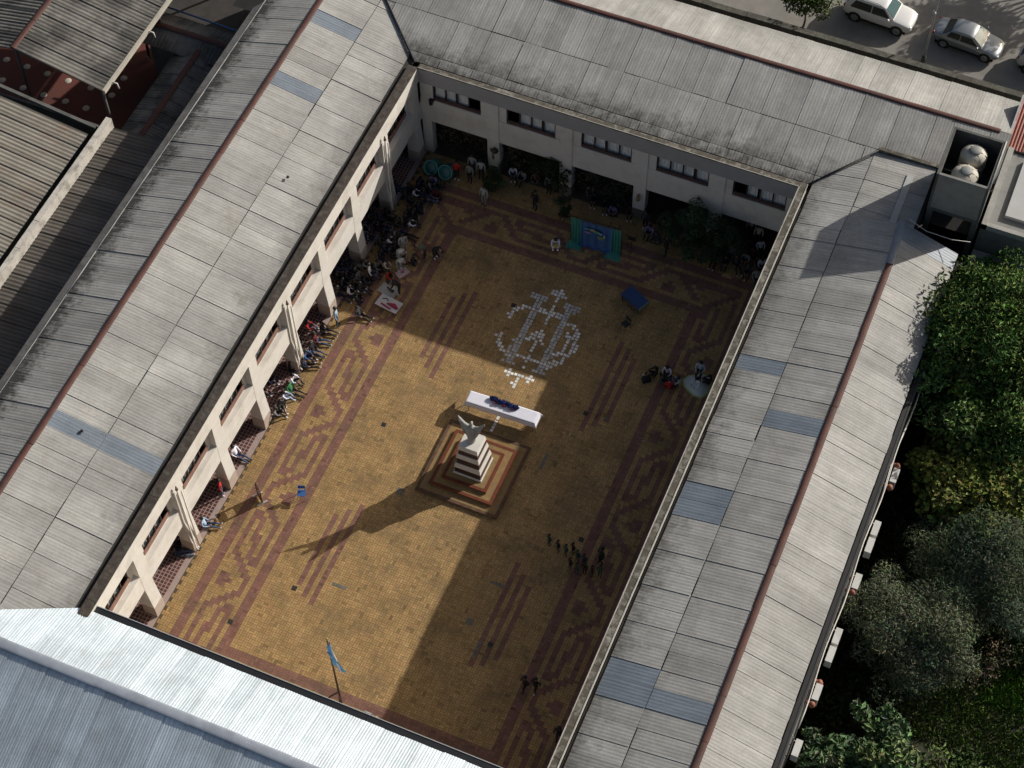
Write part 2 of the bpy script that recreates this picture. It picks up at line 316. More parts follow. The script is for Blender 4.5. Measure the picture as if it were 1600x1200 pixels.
def emblem():
    """IHS-like monogram of small pale tiles let into the paving (0.2 m lattice)"""
    i, j = np.meshgrid(np.arange(-13, 14), np.arange(0, 55), indexing='ij'); px = 11.42+i.ravel()*.2; py = -6.2-j.ravel()*.2; n = len(px)
    rnd = (np.sin(np.round(px*5)*12.9898+np.round(py*5)*78.233)*43758.5453) % 1
    grey = np.zeros(n, bool)
    def rect(a, b, c_, d): return (px > a) & (px < b) & (py > c_) & (py < d)
    for sx in (10.5, 12.36):
        grey |= rect(sx-.21, sx+.21, -11.95, -7.35)
        grey |= rect(sx-.32, sx+.32, -11.9, -10.5) & (rnd > .35)
    grey |= rect(9.88, 10.95, -7.45, -7.15) | rect(11.95, 12.95, -7.45, -7.15) | rect(10.1, 10.92, -12.1, -11.95) | rect(12.0, 12.8, -12.1, -11.9) | rect(10.25, 10.8, -7.7, -7.45) | rect(12.1, 12.65, -7.7, -7.45)
    white = rect(11.3, 11.54, -12.4, -7.0) & (rnd < .8)
    white |= (np.abs(py+8.2) < .2) & (px > 10.65) & (px < 12.2) & (rnd < .95)
    white |= (np.abs(py+11.4) < .2) & (px > 10.75) & (px < 12.6) & (rnd < .95)
    white |= rect(10.9, 11.95, -6.82, -6.55) & (rnd < .8) | rect(11.3, 11.52, -7.1, -6.35) | rect(10.85, 11.05, -6.85, -6.45) & (rnd < .6) | rect(11.75, 11.95, -6.85, -6.45) & (rnd < .6)
    for dx, dy in ((10.95, -10.15), (11.83, -10.15), (11.2, -9.55), (11.62, -9.55), (11.15, -9.95), (11.62, -9.95), (11.38, -9.85)):
        white |= (np.abs(px-dx) < .16) & (np.abs(py-dy) < .15)
    La = [(9.3, -9.2), (9.4, -8.75), (9.8, -8.28), (10.3, -8.15)]; Lb = [(9.35, -10.5), (9.45, -10.95), (9.75, -11.25), (10.3, -11.6)]
    Ra = [(12.6, -8.4), (12.95, -8.4), (13.33, -8.85), (13.45, -9.35), (13.52, -10.0), (13.38, -10.5), (13.1, -10.95), (12.8, -11.2), (12.6, -11.45)]; Rb = [(12.85, -8.95), (13.03, -9.5), (13.02, -10.2), (12.75, -10.6)]
    white |= ((poly_d(px, py, La) < .15) | (poly_d(px, py, Lb) < .15)) & (rnd < .93)
    white |= ((poly_d(px, py, Ra) < .19) | (poly_d(px, py, Rb) < .14)) & (rnd < .9)
    white |= rect(10.55, 12.35, -12.72, -12.5) & (rnd < .9) | rect(11.3, 11.5, -13.45, -12.4)
    white |= rect(11.2, 11.62, -13.4, -13.1) | rect(10.7, 10.95, -12.95, -12.25) | rect(11.9, 12.15, -12.95, -12.25)
    white |= rect(11.28, 11.52, -16.45, -15.2)
    sel = grey | white; px = px[sel]; py = py[sel]; wh = white[sel]; n = len(px); h = .078
    V = np.zeros((n, 8, 3)); jx = rng.normal(0, .014, (n, 2))
    for k, (a, b) in enumerate(((-1, -1), (1, -1), (1, 1), (-1, 1))):
        V[:, k, 0] = V[:, k+4, 0] = px+a*h+jx[:, 0]; V[:, k, 1] = V[:, k+4, 1] = py+b*h+jx[:, 1]; V[:, k, 2] = 0; V[:, k+4, 2] = .0085
    F = np.array([(4, 5, 6, 7), (0, 1, 5, 4), (1, 2, 6, 5), (2, 3, 7, 6), (3, 0, 4, 7)])
    col = np.where(wh[:, None], np.array([.80, .79, .76]), np.array([.52, .525, .52]))*rng.normal(1, .13, (n, 1)).clip(.6, 1.15)
    return quads('emblem_tile', V.reshape(-1, 3), (np.arange(n)[:, None, None]*8+F[None]).reshape(-1), np.repeat(col, 8, 0))
me = emblem(); me.materials.append(mat('white_tile', (0, 0, 0), .7, .12, 3, dirt=(.2, .19, .17), dscale=2, damt=.4, attr='tone')); put('emblem_tile', me, court, kind='stuff')
for dx, dy in ((15.69, -13.48), (18.31, -20.7), (5.84, -28.92), (3.69, -31.84), (16.31, -27.95), (5.9, -18.3), (9.3, -8.4)):
    b = MB().box(dx-.13, dx+.13, dy-.13, dy+.13, .0, .014)
    for q in range(4): b.box(dx-.1, dx+.1, dy-.1+q*.055, dy-.075+q*.055, .014, .02)
    b.build('drain_cover', mat('cast_iron', (0.03, .028, .025), .7), court)
M_patch = mat('grey_mortar_repair', (0.13, 0.125, 0.105), .95, .25, 3, dirt=(.22, .2, .17), dscale=4, damt=.4)
for px_, py_, lx, ly in ((14.75, -17.1, .22, 1.1), (15.4, -24.7, .9, .25), (15.8, -28.4, .22, 1.1), (14.9, -27.2, .5, .4), (7.9, -27.9, .8, .25), (8.5, -21.7, .5, .4), (16.9, -13.3, .3, .3)):
    b = MB()
    for a in range(max(1, int(lx/.2))):
        for c_ in range(max(1, int(ly/.2))):
            b.box(px_-lx/2+a*.2+.01, px_-lx/2+a*.2+.19, py_-ly/2+c_*.2+.01, py_-ly/2+c_*.2+.19, .0, .012+.002*((a+c_) % 2))
    b.build('repair_patch', M_patch, court)
# ---------------------------------------------------------------- roof sheets
SHEETS = {}
def sheet_mesh(length, width=1.05, pitch=.177, amp=.026, m=None, waves=6, tag_=''):
    key = (round(length, 3), m.name, round(width, 3), amp, waves)
    if key in SHEETS: return SHEETS[key]
    n = waves*4; vs = []
    for j in (0, 1):
        for i in range(n+1):
            vs.append((width*i/n, length*j, amp*(math.cos(2*math.pi*i/4)*.5+.5)))
    b = MB().add(vs, [(i, i+1, n+2+i, n+1+i) for i in range(n)], 0, True)
    me = b.mesh('roof_sheet', m); SHEETS[key] = me
    return me
def clip_mesh(me, co, no):
    bm = bmesh.new(); bm.from_mesh(me)
    bmesh.ops.bisect_plane(bm, geom=bm.verts[:]+bm.edges[:]+bm.faces[:], plane_co=co, plane_no=no, clear_outer=True)
    n = len(bm.faces); out = bpy.data.meshes.new(me.name)
    for m in me.materials: out.materials.append(m)
    bm.to_mesh(out); bm.free(); return out if n else None
def rows(parent, P, U, V, n, lens, zs, m, name='roof_sheet', dirt=(1,), special=None, clips=(), amp=.009, gap=.035, pitch_w=1.0, jit=1.0, waves=6, tilt=None):
    """lay n columns of sheets: P = low corner, U = unit vector along the eave, V = unit vector up the slope"""
    P = Vector(P); U = Vector(U).normalized(); V = Vector(V).normalized(); N = U.cross(V).normalized()
    sg = 1 if U.dot(SUN) > 0 else -1
    for i in range(n):
        d = 0.0
        for r, ln in enumerate(lens):
            sp = special and special.get((i, r))
            mm = M_sky if sp else m
            L = ln-gap
            me = sheet_mesh(L, 1.05*pitch_w, m=mm, amp=amp, waves=waves)
            tw = sg*abs(random.gauss(.007, .005))*jit if tilt is None else tilt+random.gauss(0, .002); yaw = random.gauss(0, .002)*jit
            lift = abs(random.gauss(0, .005))*jit+.006*(i % 2)+(.015*jit if random.random() < .10 else 0)
            R0 = Matrix((U, V, N)).transposed().to_4x4()
            p = P+U*(i*pitch_w+random.gauss(0, .006)*jit)+V*(d+random.gauss(0, .008)*jit)+N*lift
            Mx = Matrix.Translation(p) @ R0 @ Matrix.Rotation(yaw, 4, 'Z') @ Matrix.Rotation(tw, 4, 'Y')
            bad = False
            for co, no in clips:
                inv = Mx.inverted(); lco = inv @ Vector(co); lno = (inv.to_3x3() @ Vector(no)).normalized()
                dd = [(Vector(v.co)-lco).dot(lno) for v in me.vertices]
                if min(dd) > 0: bad = True; break
                if max(dd) > 0:
                    me = clip_mesh(me, lco, lno)
                    if me is None: bad = True; break
            if not bad:
                o = put('skylight_sheet' if sp else name, me, parent)
                o.matrix_basis = Mx
                o['dirt'] = float(0.15 if sp else dirt[min(r, len(dirt)-1)])
                if sp: o['label'] = 'bluish translucent sheet'
            d += ln
def ridge(parent, a, b, step=2.4, w=.17, h=.085, m=M_ridge, name='ridge_cap'):
    a = Vector(a); b = Vector(b); L = (b-a).length; n = max(1, round(L/step)); d = (b-a)/n; u = d.normalized(); s = u.cross(Vector((0, 0, 1))).normalized()
    for i in range(n):
        p0 = a+d*i-u*.06; p1 = a+d*(i+1); j = random.uniform(-.012, .012); vs = []
        for p, sc in ((p0, 1.06), (p1, 1.0)):
            for q in range(7):
                t = math.pi*q/6; vs.append(p+s*(math.cos(t)*w*sc+j)+Vector((0, 0, math.sin(t)*h*sc+j*.5-.02)))
        MB().add(vs, [(q, q+1, q+8, q+7) for q in range(6)], 0, True).build(name, m, parent)
def strips(parent, name, m, a, b, step, sec, closed=True):
    """a run of extruded pieces; sec(i) gives section points (offset sideways, z)"""
    a = Vector(a); b = Vector(b); L = (b-a).length; n = max(1, round(L/step)); d = (b-a)/n; u = d.normalized(); s = Vector((u.y, -u.x, 0))
    for i in range(n):
        S = sec(i); p0 = a+d*i; p1 = a+d*(i+1)-u*.012; k = len(S)
        vs = [p+s*x+Vector((0, 0, z)) for p in (p0, p1) for x, z in S]
        MB().add(vs, [(q, (q+1) % k, (q+1) % k+k, q+k) for q in range(k)]+[tuple(range(k))[::-1], tuple(range(k, 2*k))]).build(name, m, parent)

# ---------------------------------------------------------------- facade kit
def make_window(parent, f, a0, a1, z0, z1, dk, npan=4, openp=None, sillh=.2, sm=None, cu=None):
    sm = sm or M_sill
    """window with frame, panes, curtain and sill, set in the wall at depth dk (f maps along, outward, up -> world)"""
    fr = MB(); t = .07
    fr.box(a0, a1, dk-.04, dk+.06, z0, z0+t, f=f); fr.box(a0, a1, dk-.04, dk+.06, z1-t, z1, f=f)
    for i in range(npan+1):
        x = a0+(a1-a0-t)*i/npan; fr.box(x, x+t, dk-.038, dk+.058, z0+t, z1-t, f=f)
    w_ = fr.build('window', M_frame, parent)
    for i in range(npan):
        x0 = a0+(a1-a0-t)*i/npan+t; x1 = a0+(a1-a0-t)*(i+1)/npan
        if openp == i: continue
        MB().box(x0, x1, dk, dk+.012, z0+t, z1-t, f=f).build('pane', M_glass, w_)
        n = 10; vs = []
        for j in range(n+1):
            d = dk-.12+.035*math.sin(j*1.9+i); x = x0-.02+(x1-x0+.03)*j/n*(.8 if (i+int(a0*3)) % 3 == 0 else 1)
            vs += [f(x, d, z0+.03), f(x, d, z1-.03)]
        MB().add(vs, [(2*j, 2*j+1, 2*j+3, 2*j+2) for j in range(n)], 0, True).build('curtain', cu or M_curtain, w_)
    MB().box(a0-.03, a1+.03, dk+.061, dk+.10, z0-.02, z0+sillh, f=f).build('sill', sm, w_)
    return w_
def downpipe(parent, f, a, d, ztop):
    b = MB()
    b.tube([f(a, d, ztop), f(a, d, .25), f(a, d+.12, .1)], .05, 8)
    b.tube([f(a+.26, d+.02, ztop-.5), f(a+.26, d+.02, .1)], .045, 8)
    p = b.build('downpipe', M_pipe, parent)
    MB().tube([f(a, d, ztop-.02), f(a, d, ztop+.3)], [.09, .03], 8).build('pipe_cap', mat('brown_cap', (.16, .12, .10), .8), p)

# ================================================================ LEFT WING
ZR, ZE = 8.255, 7.0
wl = thing('school_wing', 'long school wing with arcade and sunlit cream facade along the left of the courtyard', 'school wing', (-5, -18, 0), group='wings round the school courtyard')
fL = lambda a, d, z: (d, a, z)
LY0, LY1 = -40.0, 12.0
MB().box(LY0, 0.0, -.55, 0.0, 6.05, 7.12, f=fL).build('fascia', M_white, wl)
MB().box(LY0, 0, -.5, -.30, 4.3, 4.43, f=fL).build('window_ledge', M_white, wl)
MB().box(LY0, 0.0, -.5, 0.02, 2.9, 4.3, f=fL).build('spandrel_beam', M_white, wl)
PIL = [-1.03-4*k for k in range(0, 11)]
for k, y in enumerate(PIL):
    a0, a1 = y, y+.74
    b = MB()
    P = []
    for z, d in ((0.95, .17), (2.95, .03)): P += [fL(a0, d, z), fL(a1, d, z), fL(a1, -.55, z), fL(a0, -.55, z)]
    F6 = [(3, 2, 1, 0), (4, 5, 6, 7), (0, 1, 5, 4), (1, 2, 6, 5), (2, 3, 7, 6), (3, 0, 4, 7)]
    b.add(P, F6).box(a0, a1, -.52, .03, 2.95, 6.05, f=fL); p = b.build('pillar', M_white, wl)
    MB().box(a0-.008, a1+.008, -.56, .19, 0, .95, f=fL).build('painted_base', M_skirt, p)
for k, y in enumerate(PIL[:-1]):
    y1 = y; y0 = PIL[k+1]+.74        # clear bay
    w0, w1 = y0+.42, y1-.38
    for u0, u1 in ((y0, w0), (w1, y1)): MB().box(u0, u1, -.5, -.30, 4.43, 6.05, f=fL).build('recess_wall', M_white, wl)
    make_window(wl, fL, w0, w1, 4.44, 6.04, -.36, 4, openp=3, sillh=.34, cu=M_curtain2)
for k in (1, 4, 7): downpipe(wl, fL, PIL[k]+.16, .17, 6.3)
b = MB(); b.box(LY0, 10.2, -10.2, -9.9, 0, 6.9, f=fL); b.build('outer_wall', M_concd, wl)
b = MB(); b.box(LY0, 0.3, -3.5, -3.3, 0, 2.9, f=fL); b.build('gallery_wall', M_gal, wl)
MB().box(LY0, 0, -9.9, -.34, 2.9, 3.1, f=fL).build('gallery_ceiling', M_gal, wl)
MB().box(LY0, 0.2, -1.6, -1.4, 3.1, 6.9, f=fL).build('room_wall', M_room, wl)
for k, y in enumerate(PIL[1:9]):
    d = MB().box(y+1.6, y+2.6, -3.299, -3.25, 0, 2.1, f=fL).build('classroom_door', mat('brown_door', (.07, .04, .025), .6, .1, 3), wl)
    MB().box(y+2.45, y+2.5, -3.249, -3.2, 1.0, 1.12, f=fL).build('handle', M_steel, d)
# gallery tiles
def tile_floor(x0, x1, y0, y1, c, j, z, base, var):
    i, k = np.meshgrid(np.arange(int((x1-x0)/c)), np.arange(int((y1-y0)/c)), indexing='ij'); i = i.ravel(); k = k.ravel(); n = len(i)
    V = np.zeros((n, 8, 3))
    for q, (a, b_) in enumerate(((0, 0), (1, 0), (1, 1), (0, 1))):
        X = x0+i*c+(j if a == 0 else c-j); Y = y0+k*c+(j if b_ == 0 else c-j)
        V[:, q, 0] = X; V[:, q, 1] = Y; V[:, q, 2] = z-.01; V[:, q+4, 0] = X; V[:, q+4, 1] = Y; V[:, q+4, 2] = z
    F = np.array([(4, 5, 6, 7), (0, 1, 5, 4), (1, 2, 6, 5), (2, 3, 7, 6), (3, 0, 4, 7)])
    faces = (np.arange(n)[:, None, None]*8+F[None]).reshape(-1)
    col = np.clip(np.array(base)*rng.normal(1, var, (n, 1)), .01, .9)
    return quads('floor_tile', V.reshape(-1, 3), faces, np.repeat(col, 8, 0))
MB().box(-3.3, .2, LY0, 0.0, -.2, .032).build('gallery_floor', mat('pale_tile_joint', (.36, .27, .245), .9, .1, 3), wl)
me = tile_floor(-3.28, .08, LY0+.1, -.05, .2, .024, .038, (.10, .034, .028), .2); me.materials.append(mat('quarry_tile', (0, 0, 0), .6, .15, 3, attr='tone'))
put('floor_tile', me, wl, kind='stuff')
# eaves: coping, gutter
strips(wl, 'coping', M_mossd, (-.0, LY0, 7.12), (-.0, 0.0, 7.12), 2.0, lambda i: [(-.56, 0), (-.015, 0), (-.015, .04+.008*(i % 2)), (-.56, .04+.008*(i % 3))])
strips(wl, 'gutter_gap', M_black, (0, LY0, 6.8), (0, .1, 6.8), 4.0, lambda i: [(-.95, 0), (-.55, 0), (-.55, .02), (-.95, .02)])
MB().add([(-.45, LY0, 6.93), (-6.8, LY0, 8.19), (-10.25, LY0, 7.09), (-.45, LY1, 6.93), (-6.8, LY1, 8.19), (-10.25, LY1, 7.09)], [(0, 1, 4, 3), (1, 2, 5, 4)]).build('roof_deck', M_deck, wl)
s_in = math.hypot(5.92, ZR-ZE-.03)
Vin = Vector((-5.92, 0, ZR-ZE-.03)).normalized()
nL = int(LY1-LY0)
valley1 = ((-.5, .5, 7.0), (1, 1, 0))        # keep x+y<0 side: meets back wing
sp = {}
def colof(y): return int(math.floor(y-LY0))
for y, r in ((-28.7, 0), (-28.7, 1), (.9, 1), (-4.2, 1)): sp[(colof(y), r)] = 1
rows(wl, (-.88, LY0, ZE+.03), (0, 1, 0), Vin, nL, [s_in*.51, s_in*.49], None, M_fibre, dirt=(.55, .2), special=sp, clips=[((0, 0, 7), (1, 1, 0)), ((-.5, -36.43, 7), (.1992, -.362, 0))])
s_out = math.hypot(3.45, ZR-7.155)
rows(wl, (-10.25, LY1, 7.155), (0, -1, 0), Vector((3.45, 0, ZR-7.155)), nL, [s_out], None, M_fibre, dirt=(1.6,))
ridge(wl, (-6.8, LY0, ZR), (-6.8, 6.8, ZR))
strips(wl, 'eave_gutter', mat('worn_zinc_gutter', (.16, .15, .14), .7, .25, 2, dirt=(.05, .045, .04), dscale=.6, damt=.8), (-10.3, LY0, 7.0), (-10.3, LY1, 7.0), 3.0, lambda i: [(-.5, -.45), (-.06, -.1), (-.06, .1), (-.5, -.02)])
strips(wl, 'eave_flashing', mat('bright_zinc_edge', (.55, .54, .5), .6, .2, 2, dirt=(.1, .1, .1), dscale=.5, damt=.6), (-10.3, LY0, 7.11), (-10.3, LY1, 7.11), 3.0, lambda i: [(-.045, 0), (.03, 0), (.03, .025), (-.045, .025)])

# ================================================================ BACK WING
wb = thing('school_wing', 'school wing at the far end with five curtained windows under a grey fascia', 'school wing', (11, 5, 0), group='wings round the school courtyard')
fB = lambda a, d, z: (a, -d, z)
XB0, XB1 = -12.0, 32.0
MB().box(0.0, W, -.34, 0.05, 6.02, 7.12, f=fB).build('fascia', M_fascia, wb)
MB().box(0.0, W, -.34, 0.0, 2.85, 4.72, f=fB).build('spandrel_beam', M_white, wb)
XP = [4.16+4.51*k for k in range(4)]
for x in XP:
    p = MB().box(x, x+.74, -.55, .045, .95, 6.02, f=fB).build('pillar', M_white, wb)
    MB().box(x-.008, x+.748, -.56, .055, 0, .95, f=fB).build('painted_base', mat('grey_green_skirting', (.13, .125, .10), .8, .1, 2), p)
p = MB().box(.02, .62, -.5, -.02, 0, 6.02, f=fB).build('pillar', M_white, wb)
WX = [(.82, 3.78), (5.38, 8.35), (9.92, 12.92), (14.4, 17.45), (18.86, 21.9)]
for k, (a0, a1) in enumerate(WX):
    l = 0.62 if k == 0 else XP[k-1]+.74; r = W if k == 4 else XP[k]
    for u0, u1 in ((l, a0-.01), (a1+.01, r)): MB().box(u0, u1, -.34, -.03, 4.72, 6.02, f=fB).build('recess_wall', M_white, wb)
    make_window(wb, fB, a0, a1, 4.73, 6.01, -.16, 4, openp=(3 if k == 0 else 0 if k in (1, 4) else None), sillh=.24, sm=M_sill2)
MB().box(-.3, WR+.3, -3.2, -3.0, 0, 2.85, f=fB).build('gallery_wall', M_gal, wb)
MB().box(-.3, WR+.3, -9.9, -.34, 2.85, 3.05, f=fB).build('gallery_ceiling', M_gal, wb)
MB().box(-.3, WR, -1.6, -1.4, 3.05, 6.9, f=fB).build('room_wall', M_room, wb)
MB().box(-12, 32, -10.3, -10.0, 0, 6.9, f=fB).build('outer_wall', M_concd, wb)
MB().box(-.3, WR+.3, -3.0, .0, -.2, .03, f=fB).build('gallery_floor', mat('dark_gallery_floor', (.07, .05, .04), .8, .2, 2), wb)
strips(wb, 'coping', M_moss, (0, -.03, 7.12), (W, -.03, 7.12), 2.0, lambda i: [(-.33, 0), (.03, 0), (.03, .05+.01*(i % 2)), (-.33, .04)])
MB().box(0, W, -.035, -.0, 7.17, 7.19).build('drip_edge', M_edge, wb)
MB().box(0, W, .3, .62, 6.82, 6.84).build('gutter_gap', M_black, wb)  # black strip in place of the shadow under the overhanging sheets
MB().add([(XB0, .45, 6.93), (XB0, 6.85, 8.19), (XB0, 10.3, 7.09), (XB1, .45, 6.93), (XB1, 6.85, 8.19), (XB1, 10.3, 7.09)], [(0, 1, 4, 3), (1, 2, 5, 4)]).build('roof_deck', M_deck, wb)
Vb = Vector((0, 6.35, ZR-ZE)).normalized()
kL = ((0, 0, 7), (-1, -1, 0)); kR = ((W, 0, 7), (1.14, -1, 0))
s_b = math.hypot(6.35, ZR-ZE); lb = [.62, s_b*.5-.62, s_b*.5]
rows(wb, (-12, .5, ZE), (1, 0, 0), Vb, 37, lb, None, M_fibre, dirt=(1.0, .9, .15), clips=[kL, kR])
rows(wb, (25, .5, ZE), (1, 0, 0), Vb, 1, lb[:2], None, M_fibre, dirt=(1.0, .9), clips=[kR])
rows(wb, (25, .5+6.35*.5, ZE+(ZR-ZE)*.5), (1, 0, 0), Vb, 7, lb[2:], None, M_fibre, dirt=(.3,))
rows(wb, (32.0, 10.3, 7.155), (-1, 0, 0), Vector((0, -3.46, ZR-7.155)), 44, [math.hypot(3.46, ZR-7.155)], None, M_fibre, dirt=(.35,))
ridge(wb, (-6.8, 6.846, ZR), (31.4, 6.846, ZR))
MB().tube([(-.35, .35, 7.05), (-6.8, 6.8, 8.30)], .06, 6).build('valley_flashing', M_black, wb)
MB().tube([(W+.3, .3, 7.05), (25.7, 3.55, 7.72)], .05, 6).build('valley_flashing', M_black, wb)

# ================================================================ RIGHT WING
wr = thing('school_wing', 'school wing on the right with mossy parapet and bluish skylights, beside the garden', 'school wing', (27, -18, 0), group='wings round the school courtyard')
fR = lambda a, d, z: (WR-d, a, z)
RY0, RY1 = -46.0, 0.0
MB().box(RY0, 0, 0, .395, 6.0, 7.12, f=fR).box(RY0, 0, -.3, 0, 2.9, 4.7, f=fR).box(RY0, 0, -.3, -.1, 4.7, 6.0, f=fR).build('courtyard_wall', M_white, wr)
for k, y in enumerate(PIL): MB().box(y, y+.74, -.5, .02, 0, 6.0, f=fR).build('pillar', M_white, wr)
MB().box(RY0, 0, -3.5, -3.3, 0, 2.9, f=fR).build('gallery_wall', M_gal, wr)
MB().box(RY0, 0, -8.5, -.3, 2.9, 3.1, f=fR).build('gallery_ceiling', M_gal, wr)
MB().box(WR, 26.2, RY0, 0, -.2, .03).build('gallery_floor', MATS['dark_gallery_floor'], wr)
M_outw = mat('grey_outer_wall', (.16, .155, .145), .9, .15, 1, dirt=(.05, .05, .045), dscale=.5, damt=.6)
MB().box(31.55, 31.85, RY0, -1.5, 0, 6.75).build('outer_wall', M_outw, wr)
strips(wr, 'coping', M_moss, (W, RY0, 7.12), (W, .35, 7.12), 1.6, lambda i: [(.03, 0), (.36, 0), (.36, .035+.012*(i % 2)), (.03, .045+.01*(i % 3))])
MB().box(W-.03, W+.028, RY0, 0, 7.1, 7.18).build('coping_edge', M_edge, wr)
MB().box(W+.363, W+.40, RY0, .3, 7.1, 7.19).build('coping_edge', M_edge, wr)
MB().box(W+.4, W+.75, RY0, .3, 6.75, 6.77).build('gutter_gap', M_black, wr)
MB().add([(22.9, RY0, 6.93), (28.47, RY0, 8.17), (31.45, RY0, 7.07), (22.9, -1.2, 6.93), (28.47, -1.2, 8.17), (31.45, -1.2, 7.07)], [(0, 1, 4, 3), (1, 2, 5, 4)]).build('roof_deck', M_deck, wr)
Vr = Vector((28.47-23.06, 0, ZR-ZE-.01)); s_r = Vr.length
nR = 45; Y0R = -1.2
sp = {}
def colr(y): return int(math.floor(Y0R-y))
for y, r in ((-11.7, 0), (-19.9, 0), (-20.9, 0), (-29.2, 0), (-30.2, 0), (-14.8, 1), (-30.2, 1)): sp[(colr(y), r)] = 1
rows(wr, (23.06, Y0R, ZE+.01), (0, -1, 0), Vr, nR, [s_r*.445, s_r*.555], None, M_fibre, dirt=(.85, .35), special=sp)
Vo = Vector((28.47-31.5, 0, ZR-7.155)); s_o = Vo.length
rows(wr, (31.5, -1.2-nR, 7.155), (0, 1, 0), Vo, nR, [s_o], None, M_fibre, dirt=(.12,), special={(nR-1, 0): 1})
ridge(wr, (28.47, -46, ZR), (28.47, -3.9, ZR))
ridge(wr, (28.47, -3.9, ZR), (28.3, -1.0, ZR), m=mat('zinc_ridge', (.2, .23, .27), .5, .1, 2), w=.2)
# lower roof patch beside the water tower
cP = [((W, 0, 7), (-1.14, 1, 0))]
rows(wr, (23.06, 3.55, 7.01), (0, -1, 0), Vector((2.5, 0, .50)), 5, [2.55], None, M_fibre, dirt=(.8,), clips=cP)
rows(wr, (25.56, 3.55, 7.53), (0, -1, 0), Vector((3.4, 0, .08)), 5, [3.4], None, M_fibre, dirt=(.3,))
MB().add([(23, -1.25, 6.9), (29.1, -1.25, 7.50), (29.1, 3.6, 7.50), (25.6, 3.6, 7.42), (23, .9, 6.9)], [(0, 1, 2, 3, 4)]).build('roof_deck', M_deck, wr)
MB().box(27.6, 27.95, -1.2, 2.6, 7.62, 7.66).build('flashing_strip', mat('grey_flashing', (.42, .42, .41), .7, .1, 2), wr)
MB().box(25.7, 29.15, 3.58, 3.8, 7.1, 7.74).build('step_wall', M_moss, wr)
MB().box(31.55, 31.8, RY0, -1.5, 6.78, 6.9).build('outer_gutter', M_black, wr)
strips(wr, 'gutter_lip', mat('black_gutter_lip', (.035, .035, .036), .6, .2, 2), (31.82, -1.4, 6.72), (31.82, RY0, 6.72), 3.0, lambda i: [(-.04, 0), (.05, 0), (.05, .2), (-.04, .2)])
# ================================================================ FRONT WING
wf = thing('school_wing', 'school wing nearest the camera with a new bright corrugated metal roof', 'school wing', (10, -42, 0), group='wings round the school courtyard')
fF = lambda a, d, z: (a, -36.35+d, z)
MB().box(0, W, -.3, 0, 2.9, 6.75, f=fF).build('courtyard_wall', M_white, wf)
for k in range(6): MB().box(.1+4.4*k, .84+4.4*k, -.5, .02, 0, 6.7, f=fF).build('pillar', M_white, wf)
MB().box(-.3, WR, -3.2, -3.0, 0, 2.9, f=fF).build('gallery_wall', M_gal, wf)
MB().box(-.3, WR, -9, -.3, 2.9, 3.1, f=fF).build('gallery_ceiling', M_gal, wf)
strips(wf, 'eave_gutter', mat('black_eave_gutter', (.016, .017, .02), .5), (-.1, -36.1, 6.9), (W, -36.1, 6.9), 3.0, lambda i: [(.0, -.08), (.42, -.08), (.42, .03), (.0, .03)])
strips(wf, 'gutter_lip', mat('pale_gutter_lip', (.42, .43, .45), .5), (-.1, -36.1, 6.9), (W, -36.1, 6.9), 3.0, lambda i: [(-.003, -.1), (-.035, -.1), (-.035, .06), (-.003, .06)])
MB().add([(-12, -36.45, 6.87), (-12, -39.8, 8.12), (-12, -50, 4.9), (24, -36.45, 6.87), (24, -39.8, 8.12), (24, -50, 4.9)], [(0, 1, 4, 3), (1, 2, 5, 4)]).build('roof_deck', M_deck, wf)
Vf = Vector((0, -3.35, 1.22))
vl = ((-.5, -36.43, 7.0), (-.1992, .362, 0))
rows(wf, (24.0, -36.45, 7.0), (-1, 0, 0), Vf, 36, [Vf.length], None, M_metal, amp=.016, jit=.8, clips=[vl], gap=.0, waves=8)
Vg = Vector((0, 9.0, 3.0))
rows(wf, (-12, -48.8, 5.22), (1, 0, 0), Vg, 36, [Vg.length], None, M_metal, amp=.010, jit=.15, gap=.0, waves=8, tilt=-.012)
ridge(wf, (24, -39.8, 8.24), (-12, -39.8, 8.24), m=mat('zinc_ridge_cap', (.42, .46, .52), .5, .12, 1.5, metal=.4, dirt=(.25, .26, .3), dscale=.5, damt=.5), w=.24, h=.035)
# ---------------------------------------------------------------- neighbours: outbuildings on the left
ln = thing('walkway_roof', 'dark low lean-to roof of weathered sheets between the white wall and the left wing', 'lean-to roof', (-13, -20, 0))
Vl = Vector((4.9, 0, .45))
rows(ln, (-15.55, -8.3, 4.0), (0, -1, 0), Vl, 26, [Vl.length], None, M_dark, dirt=(.4,), gap=0, amp=.05, jit=1.2, waves=4)
for y in range(-32, -8, 4): MB().box(-15.3, -15.15, y, y+.15, 0, 3.95).build('post', M_concd, ln)
MB().box(-15.5, -15.4, -34.3, -8.3, 3.85, 3.98).build('fascia_board', M_concd, ln)
ww = thing('boundary_wall', 'long narrow whitewashed wall between two corrugated roofs', 'wall', (-15.8, -20, 0))
for k in range(14):
    y = -8.2-2*k; MB().box(-15.95, -15.6, y-1.99, y, 0, 4.7+random.uniform(-.02, .02)).build('wall_panel', mat('peeling_whitewash', (.56, .52, .46), .9, .12, 2, dirt=(.22, .19, .16), dscale=1.4, damt=.8, bump=.3, bscale=10), ww)
ws = thing('workshop', 'workshop with rust-streaked pale corrugated roof at the left edge', 'workshop', (-21, -18, 0))
Vw = Vector((-9.5, 0, 1.5))
rows(ws, (-16.5, -26.5, 4.25), (0, 1, 0), Vw, 17, [Vw.length], None, M_shed, dirt=(.2,), amp=.06, pitch_w=1.0, gap=0, waves=4, jit=.5)
MB().box(-26, -16.5, -8.55, -8.4, 0, 4.0).build('wall', M_concd, ws)
